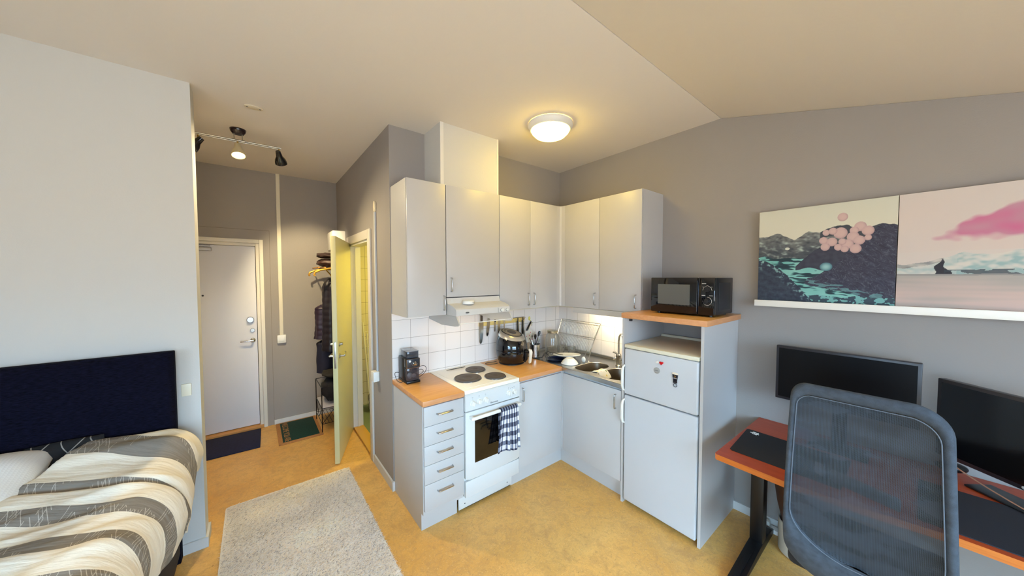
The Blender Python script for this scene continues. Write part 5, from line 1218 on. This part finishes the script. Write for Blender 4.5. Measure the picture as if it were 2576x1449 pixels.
# waste bin / socket strip under the desk
c = thing('waste_bin', 'brown and cream plastic bin standing under the desk', 'bin', (-.15, -2.18, 0))
B().lathe([(1e-4, .002), (.105, .002), (.115, .01), (.118, .20), (.112, .2), (.10, .012), (1e-4, .012)], (-.15, -2.175, 0), 32, cap=False).done('cream_bin', mat('bin_cream', (206, 196, 178), .6), c)
B().lathe([(.10, .19), (.125, .30), (.145, .44), (.14, .44), (.12, .3)], (-.15, -2.175, 0), 32, cap=False).done('brown_liner', mat('brown_paper', (84, 54, 36), .8), c)
c = thing('extension_socket', 'white extension socket lying along the baseboard under the desk', 'extension socket', (-.045, -2.03, 0))
B().box(-.085, -.035, -2.10, -1.965, .001, .03, bev=.005).done('housing', WPLAST, c)
B().box(-.075, -.04, -1.995, -1.965, .03, .062, bev=.006).done('plug', WPLAST, c)

# ------------------------------------------------------------------ office chair
c = thing('office_chair', 'high mesh-back grey office chair pushed up to the desk', 'office chair', (-.62, -2.46, 0))
CF = mat('chair_border_fabric', (66, 75, 86), .9, var=(40, (50, 57, 67)), bump=(500, .8)); 
def msh(nt, b):
    tc = nt.nodes.new('ShaderNodeTexCoord'); s = nt.nodes.new('ShaderNodeSeparateXYZ'); nt.links.new(tc.outputs['Object'], s.inputs[0])
    f1 = mth(nt, 'ABSOLUTE', mth(nt, 'SUBTRACT', mth(nt, 'FRACT', mth(nt, 'MULTIPLY', s.outputs[1], 260)), .5)); f2 = mth(nt, 'ABSOLUTE', mth(nt, 'SUBTRACT', mth(nt, 'FRACT', mth(nt, 'MULTIPLY', s.outputs[2], 260)), .5))
    hole = mth(nt, 'LESS_THAN', mth(nt, 'MAXIMUM', f1, f2), .17)
    n = nt.nodes.new('ShaderNodeTexNoise'); n.inputs['Scale'].default_value = 5; nt.links.new(tc.outputs['Object'], n.inputs[0])
    mp = nt.nodes.new('ShaderNodeMapping'); mp.inputs['Scale'].default_value = (1, .8, 2.4); mp.inputs['Rotation'].default_value = (.25, 0, 0); nt.links.new(tc.outputs['Object'], mp.inputs[0]); nt.links.new(mp.outputs[0], n.inputs[0]); n.inputs['Detail'].default_value = 7
    rr = nt.nodes.new('ShaderNodeMapRange'); rr.inputs[1].default_value = .38; rr.inputs[2].default_value = .68; nt.links.new(n.outputs['Fac'], rr.inputs[0])
    wv = mth(nt, 'MULTIPLY', mth(nt, 'GREATER_THAN', mth(nt, 'MAXIMUM', f1, f2), .33), .6)
    nt.links.new(mixc(nt, mth(nt, 'ADD', mth(nt, 'MULTIPLY', rr.outputs[0], .6), wv), lin((6, 8, 13)), lin((54, 63, 74))), b.inputs['Base Color'])
    b.inputs['Alpha'].default_value = .88; bp = nt.nodes.new('ShaderNodeBump'); bp.inputs['Strength'].default_value = .4; bp.inputs['Distance'].default_value = .001; nt.links.new(mth(nt, 'MAXIMUM', f1, f2), bp.inputs['Height']); nt.links.new(bp.outputs[0], b.inputs['Normal'])
MESH = node_mat('chair_mesh', msh, .8)
ZT, ZBm = 1.292, .44
def bxz(z): # back plane x as a function of height, gently curved
    t = (z-ZBm)/(ZT-ZBm); return -.925-.115*t+.03*math.sin(PI*t)*-1
def raw(z):
    t = (z-ZBm)/(ZT-ZBm); return -2.238-.028*max(0, t-.25)/.75, -2.690+.030*max(0, t-.25)/.75
def rnd(d, r): d = max(d, 0); return r-math.sqrt(max(0, r*r-(r-d)**2)) if d < r else 0
def half(z):
    yl, yr = raw(z); return yl-rnd(ZT-z, .06)*.8-rnd(z-ZBm, .14)*1.2, yr+rnd(ZT-z, .09)+rnd(z-ZBm, .14)*1.2
def inner(z):
    z0_, z1_ = .585, ZT-.045; yl, yr = raw(z); yl -= .024; yr += .028
    return yl-rnd(z1_-z, .045)-rnd(z-z0_, .17)*1.15, yr+rnd(z1_-z, .07)+rnd(z-z0_, .17)*1.15
# outline loops for the border ring
def loop(fn, za, zb_, n, inset=0):
    L_ = []; R_ = []
    for i in range(n+1):
        t = .5-.5*math.cos(PI*i/n); z = za+(zb_-za)*t; yl, yr = fn(z); L_.append((yl, z)); R_.append((yr, z))
    return L_+R_[::-1]
n = 44; O = loop(half, ZBm+.001, ZT-.0005, n); I = loop(inner, .587, ZT-.046, n)
b = B(); secs = []
for (yo, zo), (yi, zi) in zip(O, I):
    yo_, zo_, yi_, zi_ = yo, zo, yi, zi; ring = []
    for k_, (t, dx_) in enumerate(((0, 0), (.12, -.016), (.5, -.019), (.88, -.015), (1, 0), (.88, .015), (.5, .022), (.12, .018))):
        y = yo+(yi-yo)*t; z = zo+(zi-zo)*t; ring.append((bxz(z)+dx_, y, z))
    secs.append(ring)
b.rings(secs, cyc=True, cap=False); b.done('back_frame', CF, c, ang=70)
b = B(); m_ = len(I)//2; grid = []
for i in range(m_):
    (y1_, z1_) = I[i]; (y2_, z2_) = I[len(I)-1-i]; grid.append([b.v((bxz(z1_)+.012*math.sin(PI*j/16), y1_+(y2_-y1_)*j/16, z1_)) for j in range(17)])
for i in range(m_-1):
    for j in range(16): b._f((grid[i][j], grid[i+1][j], grid[i+1][j+1], grid[i][j+1]))
b.done('back_mesh', MESH, c, ang=80)
b = B(); b.tube([(bxz(z)-.0165, y+(-.0 if 1 else 0), z) for (y, z) in I], .0016, 5, cyc=True); b.done('piping', mat('piping_grey', (96, 104, 116), .8), c)
q = B(); q.prism([(-2.372, .922), (-2.56, .894), (-2.56, .845), (-2.372, .873)], 'x', -.915, -.895, bev=.008); q.prism([(-2.325, .935), (-2.352, .926), (-2.352, .878), (-2.325, .885)], 'x', -.915, -.895, bev=.008); q.done('lumbar_pad', mat('lumbar_grey', (120, 122, 128), .6), c)
q = B(); q.box(-.90, -.42, -2.69, -2.24, .43, .50, bev=.025, seg=3); q.done('seat', mat('seat_black', (28, 30, 36), .9, bump=(300, .6)), c)
q = B(); q.tube([(-.92, -2.465, .62), (-.90, -2.465, .45), (-.80, -2.465, .41), (-.66, -2.465, .41)], .022, 10); q.done('back_bracket', BL, c)
B().cyl((-.66, -2.465, .12), (-.66, -2.465, .42), .028, seg=16).done('gas_column', BL, c)
q = B()
for i in range(5):
    a = i*2*PI/5+.4; q.tube([(-.66, -2.465, .12), (-.66+.28*math.cos(a), -2.465+.28*math.sin(a), .075)], [.026, .016], 8)
q.done('star_base', BL, c)
for i in range(5):
    a = i*2*PI/5+.4; x, y = -.66+.28*math.cos(a), -2.465+.28*math.sin(a); B().cyl((x-.02, y, .029), (x+.02, y, .029), .028, seg=16).tube([(x, y, .03), (x, y, .075)], .008, 6).done('caster', BLACKP, c)
